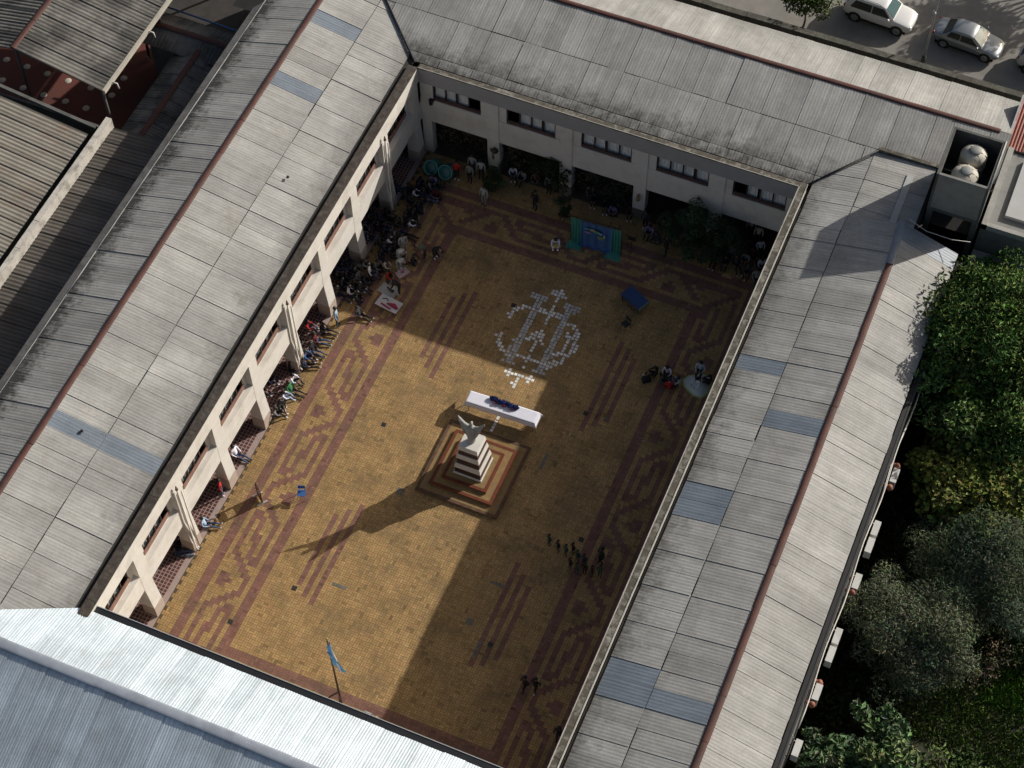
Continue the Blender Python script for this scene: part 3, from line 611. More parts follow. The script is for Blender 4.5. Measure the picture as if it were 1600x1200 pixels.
MB().add([(-16.45, -8.9, 4.15), (-16.45, -8.7, 4.15), (-26, -8.7, 5.65), (-26, -8.9, 5.65), (-16.45, -8.9, 4.3), (-16.45, -8.7, 4.3), (-26, -8.7, 5.8), (-26, -8.9, 5.8)], [(3, 2, 1, 0), (4, 5, 6, 7), (0, 1, 5, 4), (1, 2, 6, 5), (2, 3, 7, 6), (3, 0, 4, 7)]).build('barge_board', M_concd, ws)
MB().box(-16.45, -16.0, -27, -8.4, 3.9, 3.95).build('gutter_gap', M_black, ws)  # black strip stands for the shadowed gap between roof and white wall
for k in range(9): MB().box(-16.4, -16.02, -20.6-k*.75, -20.0-k*.75, 4.05, 4.12+.02*(k % 2)).build('loose_slab', mat('pale_slab', (.42, .43, .44), .9, .15, 3), ws)
MB().tube([(-25.3, -9.6, 5.75), (-25.0, -10.2, 5.72), (-25.1, -10.9, 5.72)], .06, 6).build('bent_pipe', M_steel, ws)

patio = struct('patio', MB().box(-32, -10.9, -8.4, 1.4, -.2, -.005), mat('red_brown_patio', (.135, .038, .026), .85, .2, 1.0, dirt=(.06, .03, .025), dscale=.5, damt=.6))
for x, y in ((-26.89, -3.26), (-25.41, -3.28), (-23.94, -3.3), (-22.47, -3.32), (-26.25, -4.82), (-24.73, -4.87), (-23.27, -4.88), (-21.77, -4.83), (-20.33, -4.84), (-20.88, -3.29), (-19.4, -1.84), (-19.4, -3.34)):
    MB().lathe([(0.0, .012), (.2, .012), (.22, 0)], x, y, 14).build('floor_dot', mat('cream_dot', (.5, .44, .36), .8, .1, 4), patio)
cp = thing('patio_canopy', 'grey corrugated gabled canopy with red ridge over the red patio', 'canopy', (-22, 0, 0))
Vc = Vector((-5.6, 0, 1.2))
rows(cp, (-17.0, -6.7, 5.0), (0, 1, 0), Vc, 14, [Vc.length], None, M_grime, dirt=(.9,), amp=.055, gap=0, waves=4, jit=.5)
rows(cp, (-28.2, 7.3, 5.0), (0, -1, 0), Vector((5.6, 0, 1.2)), 14, [Vc.length], None, M_grime, dirt=(.9,), amp=.055, gap=0, waves=4, jit=.5)
ridge(cp, (-22.6, -6.7, 6.25), (-22.6, 7.3, 6.25))
MB().box(-16.98, -16.80, -6.75, 7.3, 4.78, 5.02).build('fascia_board', mat('cream_board', (.5, .46, .38), .8, .12, 2, dirt=(.2, .18, .15), dscale=1, damt=.6), cp)
for x, z in ((-17.1, 4.8), (-22.6, 6.0), (-28, 4.8)):
    for y in (-6.6, 0, 6.8):
        MB().tube([(x, y, 0), (x, y, z)], .09, 8).build('post', mat('dark_post', (.09, .085, .08), .7), cp)
MB().tube([(-17.0, -6.74, 5.0), (-22.6, -6.74, 6.2)], .06, 6).build('gable_beam', MATS['dark_post'], cp)
MB().tube([(-22.6, -6.74, 6.2), (-28.2, -6.74, 5.0)], .06, 6).build('gable_beam', MATS['dark_post'], cp)
for y in (-5.9, -1.6, 2.4):
    MB().tube([(-16.78, y, 4.9), (-16.5, y, 4.9), (-16.45, y, 4.5)], .05, 6).build('gutter_spout', M_pipe, cp)
for nm, lb_, P, U, V, n in (('garden_shed', 'dark long gabled roof with brown ridge beside the left wing', None, None, None, 0),):
    sh = thing(nm, lb_, 'shed', (-14, -4, 0))
    Va = Vector((1.5, 0, .5)); Vb_ = Vector((-1.7, 0, .5))
    rows(sh, (-15.6, -.9, 3.15), (0, -1, 0), Va, 8, [Va.length], None, M_grime, dirt=(1,), amp=.05, gap=0, waves=5)
    rows(sh, (-12.3, -8.9, 3.15), (0, 1, 0), Vb_, 8, [Vb_.length], None, M_grime, dirt=(1,), amp=.05, gap=0, waves=5)
    ridge(sh, (-14.05, -8.8, 3.68), (-14.05, -.8, 3.68), w=.2)
    MB().box(-15.4, -12.5, -8.7, -1, 0, 3.1).build('wall', M_concd, sh)
    s2 = thing('cross_roof', 'short cross-gable roof with rusty ridge and sunlit end beneath a blue pipe', 'shed', (-15, 0, 0))
    Va = Vector((0, 1.3, .4)); Vb_ = Vector((0, -1.2, .4))
    rows(s2, (-17.6, -1.5, 3.5), (1, 0, 0), Va, 5, [Va.length], None, M_grime, dirt=(.7,), amp=.05, gap=0, waves=4)
    rows(s2, (-12.4, 1.2, 3.5), (-1, 0, 0), Vb_, 5, [Vb_.length], None, M_grime, dirt=(.7,), amp=.05, gap=0, waves=4)
    ridge(s2, (-17.6, -.15, 3.98), (-12.2, -.15, 3.98), w=.2)
    MB().box(-17.3, -12.3, -1.2, 1, 0, 3.3).build('wall', M_concd, s2)
pp = MB().tube([(-17.7, 1.5, 3.7), (-12.6, 1.35, 3.7), (-12.6, .3, 3.6)], .055, 8).build('blue_pipe', mat('blue_pipe', (.03, .13, .32), .5))
tag(pp, 'thin blue pipe running along the edge of the cross-gable roof', 'pipe')
yd = struct('yard', MB().box(-32, -10.9, 1.4, 20, -.2, -.006), mat('shaded_yard_tone', (.045, .04, .036), .95, .3, 1))  # ground coloured dark to stand for the shade over this yard

# ---------------------------------------------------------------- water tower and neighbour on the right
tw = thing('water_tower', 'square open concrete box on the roof corner holding two water tanks', 'water tower', (30.5, 2, 0))
x0, x1, y0, y1 = 29.2, 31.95, .36, 3.75
b = MB(); t = .14
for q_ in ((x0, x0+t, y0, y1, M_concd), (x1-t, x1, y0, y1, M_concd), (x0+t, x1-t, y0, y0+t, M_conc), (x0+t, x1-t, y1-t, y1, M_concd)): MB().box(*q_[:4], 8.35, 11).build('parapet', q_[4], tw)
MB().box(x0, x1, y0, y1, 8.1, 8.35).build('slab', M_concd, tw)
for y_ in (1.25, 2.7): MB().box(30.0, 31.2, y_-.55, y_+.55, 8.35, 8.95).build('plinth', M_concd, tw)
for a in (x0+.02, x1-.32):
    for c_ in (y0+.02, y1-.32): MB().box(a, a+.3, c_, c_+.3, 0, 8.1).build('column', M_concd, tw)
MB().box(x0+.1, x1-.1, y1-.25, y1-.1, 5, 8.1).build('back_wall', M_concd, tw)
for z in (8.9, 9.3): MB().tube([(x1-.9, y0+1.3, z), (x1-.1, y0+1.3, z)], .03, 6).build('pipe', M_pipe, tw)
MB().tube([(x0+.1, y0+1.9, 9.3), (x0+.7, y0+1.9, 9.3)], .03, 6).build('pipe', M_pipe, tw)
MB().tube([(x1, y0-.05, 11.02), (x1, y1, 11.02)], .04, 6).build('edge_rail', M_edge, tw)
M_tank = mat('cream_tank', (.52, .48, .40), .6, .1, 2, dirt=(.25, .22, .17), dscale=1.6, damt=.7)
def tank(x, y, lab):
    t_ = thing('water_tank', lab, 'water tank', (x, y, 8.95), group='water tanks in the roof box')
    MB().lathe([(.0, 0), (.66, 0), (.70, .05), (.70, .5), (.68, .53), (.70, .56), (.70, 1.1), (.68, 1.13), (.7, 1.16), (.7, 1.5), (.66, 1.6), (.48, 1.76), (.3, 1.82)], n=28).build('body', M_tank, t_, world=False)
    for k in range(8):
        a = k*math.pi/4; MB().tube([(.31*math.cos(a), .31*math.sin(a), 1.82), (.67*math.cos(a), .67*math.sin(a), 1.62)], .03, 5).build('rib', M_tank, t_, world=False)
    MB().lathe([(.3, 1.78), (.3, 1.9), (.26, 1.93), (0, 1.95)], n=18).build('lid', mat('grey_lid', (.2, .21, .2), .6, .1, 3), t_, world=False)
    return t_
tank(30.62, 2.75, 'cream round water tank farther back inside the concrete box, nearest the back wing roof')
tank(30.55, 1.25, 'cream round water tank partly hidden behind the near rim of the concrete box')
cb = MB().tube([(28.6, -1.0, 8.5), (29.6, -1.0, 8.0), (31.0, -.95, 7.9), (31.9, -.9, 8.1)], .02, 5).build('cable', M_pipe); tag(cb, 'pale cable sagging across the dark gap before the water tower', 'cable')
w_ = struct('light_well', MB().box(28.9, 31.9, -1.3, .4, -.3, .2), M_blackm)  # floor coloured black to put the darkness of the void into it
nb = thing('neighbour_building', 'flat-roofed grey concrete building beyond the water tower with a pale roof panel', 'building', (35, 4, 0))
MB().box(32.1, 44, .9, 6.4, 0, 7.4).build('main_block', M_conc, nb)
MB().box(32.1, 44, .75, 1.0, 7.4, 7.75).box(32.1, 32.4, .75, 6.4, 7.4, 7.8).build('parapet', mat('light_concrete', (.40, .39, .36), .95, .12, 2, dirt=(.2, .19, .17), dscale=.8, damt=.6), nb)
MB().box(33.1, 44, 1.9, 6.0, 7.42, 7.62).build('pale_panel', mat('pale_roof_panel', (.47, .47, .46), .8, .06, 1), nb)
MB().box(32.1, 44, -1.9, .75, 0, 5.6).build('lower_block', MATS['light_concrete'], nb)
MB().box(32.1, 44, -.2, -.02, 5.61, 5.72).build('roof_step', M_conc, nb)
rr = thing('red_roof', 'red corrugated metal roof at the right edge behind the neighbour building', 'roof', (34, 9, 0))
rows(rr, (31.98, 6.5, 7.5), (1, 0, 0), Vector((0, 3.5, .5)), 6, [3.5], None, mat('red_sheet', (.32, .10, .07), .6, .15, 2, objvar=.15), amp=.07, gap=0, name='red_sheet')
MB().box(32.0, 38, 6.6, 9.9, 0, 7.4).build('wall', M_conc, rr)
MB().box(31.86, 31.96, 6.5, 10, 7, 8.1).build('flashing', M_steel, rr)
# street wall
sw = thing('street_wall', 'low mossy concrete wall between the back wing and the street', 'wall', (10, 14.6, 0))
for k in range(23): MB().box(-14+2.2*k, -14+2.2*k+2.18, 15.58, 16.0, 0, 2.0+random.uniform(-.02, .03)).build('wall_panel', mat('mossy_wall', (.075, .073, .058), .95, .35, 3, dirt=(.20, .19, .16), dscale=2.2, damt=.5, bump=.5, bscale=10), sw)

# ---------------------------------------------------------------- monument and statue
mo = thing('monument', 'tall stepped pedestal of cream and dark brown bands on three red-edged steps', 'monument', (11.48, -19.0, 0))
M_step = mat('ochre_tile_step', (.26, .16, .06), .9, .2, 5, dirt=(.14, .12, .08), dscale=1.5, damt=.5, bump=.2)
M_redst = mat('red_step_edge', (.15, .047, .026), .85, .2, 4, spec=.15); M_plum = mat('plum_step_band', (.115, .066, .045), .9, .2, 4, dirt=(.2, .14, .08), dscale=2, damt=.5, spec=.15)
for (h, z, em) in ((2.33, 0.0, M_plum), (1.78, .15, M_redst), (1.27, .30, M_redst)):
    s_ = MB().box(11.48-h, 11.48+h, -19-h, -19+h, z, z+.15).build('step', M_step, mo)
    b = MB(); e = .16
    for a in (-1, 1):
        b.box(11.48-h-.004, 11.48+h+.004, -19+a*(h-e/2)-e/2-.004, -19+a*(h-e/2)+e/2+.004, z+.05, z+.158)
        b.box(11.48+a*(h-e/2)-e/2-.004, 11.48+a*(h-e/2)+e/2+.004, -19-h+e+.004, -19+h-e-.004, z+.05, z+.158)
    b.build('step_edge', em, s_)
M_marb = mat('white_band', (.66, .63, .57), .6, .05, 4, dirt=(.45, .42, .36), dscale=2, damt=.4); M_brn = mat('dark_brown_band', (.055, .026, .02), .5, .15, 4)
zs = [.45, .56, 1.0, 1.38, 1.85, 2.2, 2.6, 2.95]
for k in range(7):
    f = lambda z: .76-.28*(z-.45)/2.5
    pr = .05 if k % 2 == 0 else 0
    o = MB().frus(11.48, -19.0, zs[k], zs[k+1], f(zs[k])+pr, f(zs[k+1])+pr*(.8)).build('white_band' if k % 2 == 0 else 'brown_band', M_marb if k % 2 == 0 else M_brn, mo)

def skin_mesh(name, V, E, Rr, sub=1, root=0):
    me = bpy.data.meshes.new(name); me.from_pydata([Vector(v) for v in V], E, [])
    o = bpy.data.objects.new(name, me); COL.objects.link(o)
    bm = bmesh.new(); bm.from_mesh(me); ly = bm.verts.layers.skin.verify()
    for v, r in zip(bm.verts, Rr): v[ly].radius = (r, r) if not isinstance(r, tuple) else r; v[ly].use_root = (v.index == root)
    bm.to_mesh(me); bm.free()
    md = o.modifiers.new('s', 'SKIN'); md.use_smooth_shade = True; md.branch_smoothing = .6
    if sub: o.modifiers.new('u', 'SUBSURF').levels = sub
    dg = bpy.context.evaluated_depsgraph_get(); out = bpy.data.meshes.new_from_object(o.evaluated_get(dg)); out.name = name
    bpy.data.objects.remove(o); bpy.data.meshes.remove(me); return out
# statue: robe, raised arms and spread cloak fused into one surface
def statue():
    bm = bmesh.new()
    def loft(st, n=20):
        rings = []
        for cx, cy, z, rx, ry in st: rings.append([bm.verts.new((cx+rx*math.cos(2*math.pi*k/n)*(1+.05*math.sin(5*2*math.pi*k/n)), cy+ry*math.sin(2*math.pi*k/n), z)) for k in range(n)])
        for a, b_ in zip(rings, rings[1:]):
            for k in range(n): bm.faces.new((a[k], a[(k+1) % n], b_[(k+1) % n], b_[k]))
        bm.faces.new(rings[0][::-1]); bm.faces.new(rings[-1])
    loft([(0, 0, 0, .2, .17), (0, 0, .25, .21, .17), (0, 0, .6, .28, .17), (0, -.02, .9, .37, .16), (0, -.02, 1.08, .42, .15), (0, 0, 1.2, .28, .12), (0, 0, 1.27, .07, .07)])
    loft([(0, .02, 1.24, .055, .06), (0, .02, 1.32, .075, .085), (0, .03, 1.4, .09, .10), (0, .03, 1.48, .08, .09), (0, .02, 1.54, .03, .04)], 12)
    for s in (-1, 1):
        pts = [Vector((s*.16, 0, 1.14)), Vector((s*.42, .02, 1.26)), Vector((s*.62, .03, 1.48)), Vector((s*.72, .04, 1.62)), Vector((s*.74, .05, 1.7))]; rr_ = [.095, .08, .07, .045, .02]
        n = 10; rings = []
        for i, p in enumerate(pts):
            d = (pts[min(i+1, 4)]-pts[max(0, i-1)]).normalized(); u = Vector((0, 1, 0)); v = d.cross(u)
            rings.append([bm.verts.new(p+(u*math.cos(2*math.pi*k/n)+v*math.sin(2*math.pi*k/n))*rr_[i]) for k in range(n)])
        for a, b_ in zip(rings, rings[1:]):
            for k in range(n): bm.faces.new((a[k], a[(k+1) % n], b_[(k+1) % n], b_[k]))
        bm.faces.new(rings[0][::-1]); bm.faces.new(rings[-1])
        # cloak web with folds
        top = [Vector((s*x, -.03, z)) for x, z in ((.1, 1.17), (.3, 1.2), (.45, 1.29), (.6, 1.47), (.68, 1.56))]
        bot = [Vector((s*x, -.07+.05*math.sin(i*2.2), z)) for i, (x, z) in enumerate(((.1, .12), (.26, .42), (.39, .75), (.51, 1.05), (.63, 1.40)))]
        fr = [bm.verts.new(p+Vector((0, .04, 0))) for p in top+bot]; bk = [bm.verts.new(p-Vector((0, .04, 0))) for p in top+bot]
        for q in range(4):
            for A in (fr, bk): bm.faces.new((A[q], A[q+1], A[q+6], A[q+5]))
            bm.faces.new((fr[q], fr[q+1], bk[q+1], bk[q])); bm.faces.new((fr[q+5], fr[q+6], bk[q+6], bk[q+5]))
        for q in (0, 4): bm.faces.new((fr[q], fr[q+5], bk[q+5], bk[q]))
    bmesh.ops.recalc_face_normals(bm, faces=bm.faces)
    me = bpy.data.meshes.new('statue'); bm.to_mesh(me); bm.free()
    o = bpy.data.objects.new('statue', me); COL.objects.link(o)
    r = o.modifiers.new('r', 'REMESH'); r.mode = 'VOXEL'; r.voxel_size = .022; r.use_smooth_shade = True
    sm = o.modifiers.new('m', 'SMOOTH'); sm.iterations = 3; sm.factor = .5
    dg = bpy.context.evaluated_depsgraph_get(); out = bpy.data.meshes.new_from_object(o.evaluated_get(dg)); out.name = 'statue'
    bpy.data.objects.remove(o); return out
me = statue(); me.materials.append(mat('weathered_stone', (.33, .325, .295), .85, .12, 6, dirt=(.2, .19, .17), dscale=3, damt=.5, bump=.3, bscale=20))
st = put('statue', me); st.location = (11.48, -18.98, 2.95); st.scale = (1.0, 1.3, 1.14); tag(st, 'pale stone statue of a robed figure raising both arms on the pedestal', 'statue')

# ---------------------------------------------------------------- table, cloth, garland
tb = thing('long_table', 'long narrow table under a white cloth behind the statue', 'table', (11.6, -15.25, 0))
RZ = .03
MB().box(-2.0, 2.0, -.38, .38, .70, .74).build('tabletop', mat('plywood', (.3, .2, .1), .7, .1, 3), tb, world=False)
for x in (-1.85, 1.85):
    for y in (-.32, .32): MB().tube([(x, y, 0), (x, y, .7)], .025, 8).build('leg', M_steel, tb, world=False)
tb.rotation_euler = (0, 0, RZ); tb.scale = (1, 1, 1.2); tb.location.y = -15.33
def cloth():
    nx, ny = 60, 22; hx, hy = 2.0, .38; dx, dy = .42, .30; vs = []
    for j in range(ny+1):
        for i in range(nx+1):
            u = -hx-dx+(2*hx+2*dx)*i/nx; v = -hy-dy+(2*hy+2*dy)*j/ny
            ox = max(0, abs(u)-hx); oy = max(0, abs(v)-hy); z = .752
            x, y = u, v
            if ox > 0 or oy > 0:
                drop = min(math.hypot(ox, oy)*(1.0 if ox*oy == 0 else .9), .5); z -= drop
                fl = .10+.05*math.sin(u*5)*(oy > 0)
                x = math.copysign(min(abs(u), hx)+ox*.16+(.13*min(ox, oy)/.3 if ox*oy > 0 else 0), u)
                y = math.copysign(min(abs(v), hy)+oy*fl+(.13*min(ox, oy)/.3 if ox*oy > 0 else 0), v)
            vs.append((x, y, z))
    n = nx+1
    return MB().add(vs, [(j*n+i, j*n+i+1, (j+1)*n+i+1, (j+1)*n+i) for j in range(ny) for i in range(nx)], 0, True)
cl = cloth().build('tablecloth', mat('white_cloth', (.74, .73, .80), .9, .03, 3)); cl.location = (11.6, -15.33, 0); cl.rotation_euler = (0, 0, RZ); cl.scale = (1, 1, 1.2)
md = cl.modifiers.new('thick', 'SOLIDIFY'); md.thickness = .006
tag(cl, 'white tablecloth with flared corners draped over the long table', 'tablecloth')
def leaves(n, cen, rad, size, base, var, flat=.0, shell=.5, seed=0, asp=.55, up=.35, zmin=None):
    """n folded leaf faces through an ellipsoid volume"""
    r = np.random.default_rng(seed)
    d = r.normal(size=(n, 3)); d /= np.linalg.norm(d, axis=1, keepdims=True)
    rr_ = r.random(n)**(1/3*(1-shell)+.02); P = np.array(cen)+d*rr_[:, None]*np.array(rad)
    nr = r.normal(size=(n, 3))*(1-flat)+d*.5+np.array([0, 0, up*2]); nr /= np.linalg.norm(nr, axis=1, keepdims=True)
    t = np.cross(nr, r.normal(size=(n, 3))); t /= np.linalg.norm(t, axis=1, keepdims=True); s = np.cross(nr, t)
    L = size*r.uniform(.6, 1.35, (n, 1)); Wd = L*asp
    V = np.stack([P-t*L*.5, P+s*Wd*.5+nr*L*.1, P+t*L*.5-nr*L*.12, P-s*Wd*.5+nr*L*.1], 1)
    col = np.clip(np.array(base)*r.normal(1, var, (n, 1))*(1+r.normal(0, .12, (n, 3))), .004, .9)
    if zmin is not None: V = V[P[:, 2] > zmin]; col = col[P[:, 2] > zmin]
    return V.reshape(-1, 3), np.repeat(col, 4, 0)
def leaf_obj(name, parts, m, parent=None, kind=None):
    V = np.concatenate([p[0] for p in parts]); c = np.concatenate([p[1] for p in parts])
    me = quads(name, V, np.arange(len(V)), c); me.materials.append(m)
    return put(name, me, parent, kind=kind)
M_petal = mat('fabric_petals', (0, 0, 0), .8, .1, 5, attr='tone')
gp = []
for k in range(26):
    t = k/25; x = 10.85+1.5*t; gp.append(leaves(60, (x, -15.10-.05*t+random.uniform(-.06, .06), .985), (.12, .13, .09), .11, (.02, .035, .17), .3, seed=100+k))
for k in range(6): gp.append(leaves(40, (11.15+.55*(k % 3)*.9, -15.28+random.uniform(-.05, .05), .975), (.09, .07, .06), .1, (.42, .02, .05) if k % 2 else (.4, .3, .4), .2, seed=150+k))
gl = leaf_obj('flower_garland', gp, M_petal); tag(gl, 'garland of deep blue and red flowers lying along the white table', 'garland')

# ---------------------------------------------------------------- people
M_skin = mat('skin', (.30, .17, .115), .6); M_hair = mat('dark_hair', (.012, .009, .008), .55)
CLOTH = {}
def cloth_mat(n):
    cols = dict(black=(.012, .012, .014), navy=(.014, .018, .045), charcoal=(.035, .036, .04), white=(.62, .62, .62), grey=(.22, .22, .22), red=(.42, .018, .02), lightblue=(.32, .42, .55), blue=(.05, .12, .3), jeans=(.06, .09, .16), green=(.03, .17, .06), teal=(.02, .06, .05), cream=(.5, .46, .36), lilac=(.22, .2, .36), maroon=(.10, .015, .02), palegrey=(.34, .35, .34), olive=(.10, .11, .07), silver=(.4, .41, .4), brown=(.09, .055, .035))
    if n not in CLOTH: CLOTH[n] = mat(n+'_cloth', cols[n], .9, .1, 8)
    return CLOTH[n]
JN = ['pel', 'spi', 'che', 'nec', 'hea', 'cro'] + [a+s for s in 'LR' for a in ('sho', 'elb', 'wri', 'han', 'fin', 'thu', 'hip', 'kne', 'ank', 'toe')]
RAD = dict(pel=.135, spi=.12, che=.14, nec=.055, hea=.10, cro=.075, sho=.07, elb=.046, wri=.033, han=.036, fin=.018, thu=.014, hip=.095, kne=.062, ank=.043, toe=.034)
def pose(**k):
    D = dict(pel=(0, 0, .92), spi=(0, .01, 1.12), che=(0, 0, 1.32), nec=(0, 0, 1.46), hea=(0, .025, 1.57), cro=(0, .01, 1.66))
    A = dict(sho=(.17, 0, 1.37), elb=(.24, -.02, 1.1), wri=(.25, .06, .87), han=(.25, .08, .80), fin=(.24, .10, .72), thu=(.21, .12, .79), hip=(.09, 0, .86), kne=(.10, .03, .48), ank=(.10, -.02, .08), toe=(.115, .15, .035))
    for n in ('pel', 'spi', 'che', 'nec', 'hea', 'cro'):
        if n in k: D[n] = k[n]
    for s, sg in (('L', -1), ('R', 1)):
        for n, v in A.items():
            v = k.get(n+s, k.get(n, v)); D[n+s] = (v[0]*sg, v[1], v[2]) if (n+s) not in k else v
    return D
def up(dz, dy=0, names=('sho', 'elb', 'wri', 'han', 'fin', 'thu')): pass
POSES = {
 'standing': pose(),
 'walking': pose(kneL=(-.1, .16, .5), ankL=(-.1, .14, .1), toeL=(-.11, .3, .05), kneR=(.1, -.02, .48), ankR=(.1, -.3, .12), toeR=(.11, -.16, .04), elbL=(-.24, -.12, 1.12), wriL=(-.23, -.1, .88), hanL=(-.23, -.08, .81), finL=(-.23, -.05, .73), thuL=(-.2, -.04, .8)),
 'knees_up': pose(pel=(0, 0, .13), spi=(0, -.02, .32), che=(0, .03, .53), nec=(0, .07, .66), hea=(0, .11, .76), cro=(0, .11, .86), sho=(.17, .04, .57), elb=(.24, .22, .40), wri=(.15, .42, .38), han=(.09, .46, .36), fin=(.02, .48, .34), thu=(.08, .45, .41), hip=(.09, .05, .12), kne=(.13, .42, .42), ank=(.11, .58, .08), toe=(.12, .73, .035)),
 'legs_out': pose(pel=(0, 0, .13), spi=(0, -.06, .32), che=(0, -.1, .53), nec=(0, -.1, .66), hea=(0, -.07, .76), cro=(0, -.08, .86), sho=(.17, -.1, .57), elb=(.26, -.05, .34), wri=(.2, .18, .24), han=(.17, .25, .22), fin=(.14, .31, .2), thu=(.13, .24, .24), hip=(.09, .06, .11), kne=(.12, .48, .16), ank=(.13, .88, .06), toe=(.15, .93, .2)),
 'cross_legged': pose(pel=(0, 0, .13), spi=(0, .02, .32), che=(0, .06, .52), nec=(0, .1, .65), hea=(0, .16, .74), cro=(0, .17, .83), sho=(.17, .07, .56), elb=(.25, .15, .32), wri=(.18, .33, .24), han=(.12, .38, .23), fin=(.06, .41, .22), thu=(.11, .36, .26), hip=(.1, .05, .11), kne=(.36, .3, .13), ank=(-.03, .36, .07), toe=(-.16, .38, .05)),
 'bending': pose(pel=(0, -.08, .88), spi=(0, .08, 1.02), che=(0, .28, 1.08), nec=(0, .42, 1.06), hea=(0, .52, 1.03), cro=(0, .6, .99), sho=(.17, .3, 1.08), elb=(.2, .38, .82), wri=(.16, .5, .62), han=(.15, .53, .55), fin=(.13, .55, .48), thu=(.11, .54, .55), hip=(.09, -.06, .83), kne=(.11, .04, .46)),
 'kneeling': pose(pel=(0, 0, .42), spi=(0, .06, .62), che=(0, .14, .8), nec=(0, .2, .92), hea=(0, .27, 1.01), cro=(0, .28, 1.1), sho=(.17, .15, .84), elb=(.22, .26, .62), wri=(.14, .45, .55), han=(.1, .5, .53), fin=(.06, .54, .5), thu=(.07, .48, .56), hip=(.1, 0, .38), kne=(.13, .3, .08), ank=(.12, -.12, .07), toe=(.13, -.28, .05)),
 'on_chair': pose(pel=(0, 0, .5), spi=(0, -.02, .7), che=(0, 0, .9), nec=(0, .02, 1.03), hea=(0, .05, 1.13), cro=(0, .04, 1.22), sho=(.17, .01, .94), elb=(.24, .06, .7), wri=(.17, .28, .64), han=(.14, .34, .63), fin=(.11, .4, .61), thu=(.11, .33, .66), hip=(.1, .05, .48), kne=(.12, .44, .48), ank=(.12, .42, .08), toe=(.13, .56, .035)),
}
EDG = [('pel', 'spi'), ('spi', 'che'), ('che', 'nec'), ('nec', 'hea'), ('hea', 'cro')]
for s in 'LR': EDG += [('che', 'sho'+s), ('sho'+s, 'elb'+s), ('elb'+s, 'wri'+s), ('wri'+s, 'han'+s), ('han'+s, 'fin'+s), ('han'+s, 'thu'+s), ('pel', 'hip'+s), ('hip'+s, 'kne'+s), ('kne'+s, 'ank'+s), ('ank'+s, 'toe'+s)]
BODY = {}; HAIR = {}
def bodies():
    for nm, D in POSES.items():
        me = skin_mesh('body', [D[j] for j in JN], [(JN.index(a), JN.index(b)) for a, b in EDG], [RAD[j.rstrip('LR')] for j in JN])
        for m in (M_skin, cloth_mat('black'), cloth_mat('navy'), cloth_mat('black')): me.materials.append(m)
        segs = []
        for a, b in EDG:
            A, B = a.rstrip('LR'), b.rstrip('LR')
            k = 0 if B in ('hea', 'cro', 'han', 'fin', 'thu') else 3 if B == 'toe' else 2 if B in ('hip', 'kne', 'ank') else 1
            segs.append((Vector(D[a]), Vector(D[b]), k, RAD[A]))
        mi = []
        for p in me.polygons:
            c = p.center; best = None
            for A, B, k, r in segs:
                d = B-A; t = max(0, min(1, (c-A).dot(d)/max(d.length_squared, 1e-9))); q = (c-A-d*t).length-r*.5
                if best is None or q < best[0]: best = (q, k, t)
            mi.append(best[1] if not (best[1] == 1 and (c-Vector(D['nec'])).length < .075) else 0)
        me.polygons.foreach_set('material_index', mi); me.polygons.foreach_set('use_smooth', [True]*len(mi))
        BODY[nm] = me
        h = Vector(D['hea']); c = Vector(D['cro']); ax = (c-h).normalized()
        for kind in ('short', 'long'):
            b = MB(); b.ell((0, 0, .02), (.108, .115, .105), 12, 8, zmin=-.35)
            if kind == 'long': b.tube([(0, -.07, .02), (0, -.11, -.1), (0, -.12, -.26)], [.085, .08, .035], 8)
            b.v = [tuple(Matrix.Rotation(math.atan2(ax.y, ax.z)*-1, 4, 'X') @ Vector((x, y-.02, z))+h+ax*.03) for x, y, z in b.v]
            HAIR[(nm, kind)] = b.mesh('hair', M_hair)
bodies()
NP = [0]
def person(x, y, rz, po, top, bot, label, shoes='black', hair='short', s=None, group=None, hairm=None, z=.014):
    o = bpy.data.objects.new('person', BODY[po]); COL.objects.link(o)
    s = s if s else random.uniform(.93, 1.05)
    o.location = (x, y, z); o.rotation_euler = (0, 0, rz); o.scale = (s, s, s)
    for k, n in ((1, top), (2, bot), (3, shoes)):
        o.material_slots[k].link = 'OBJECT'; o.material_slots[k].material = cloth_mat(n)
    h = bpy.data.objects.new('hair', HAIR[(po, hair)]); COL.objects.link(h); h.parent = o
    if hairm: h.material_slots[0].link = 'OBJECT'; h.material_slots[0].material = hairm
    tag(o, label, 'person', group); NP[0] += 1
    return o
R_ = math.radians
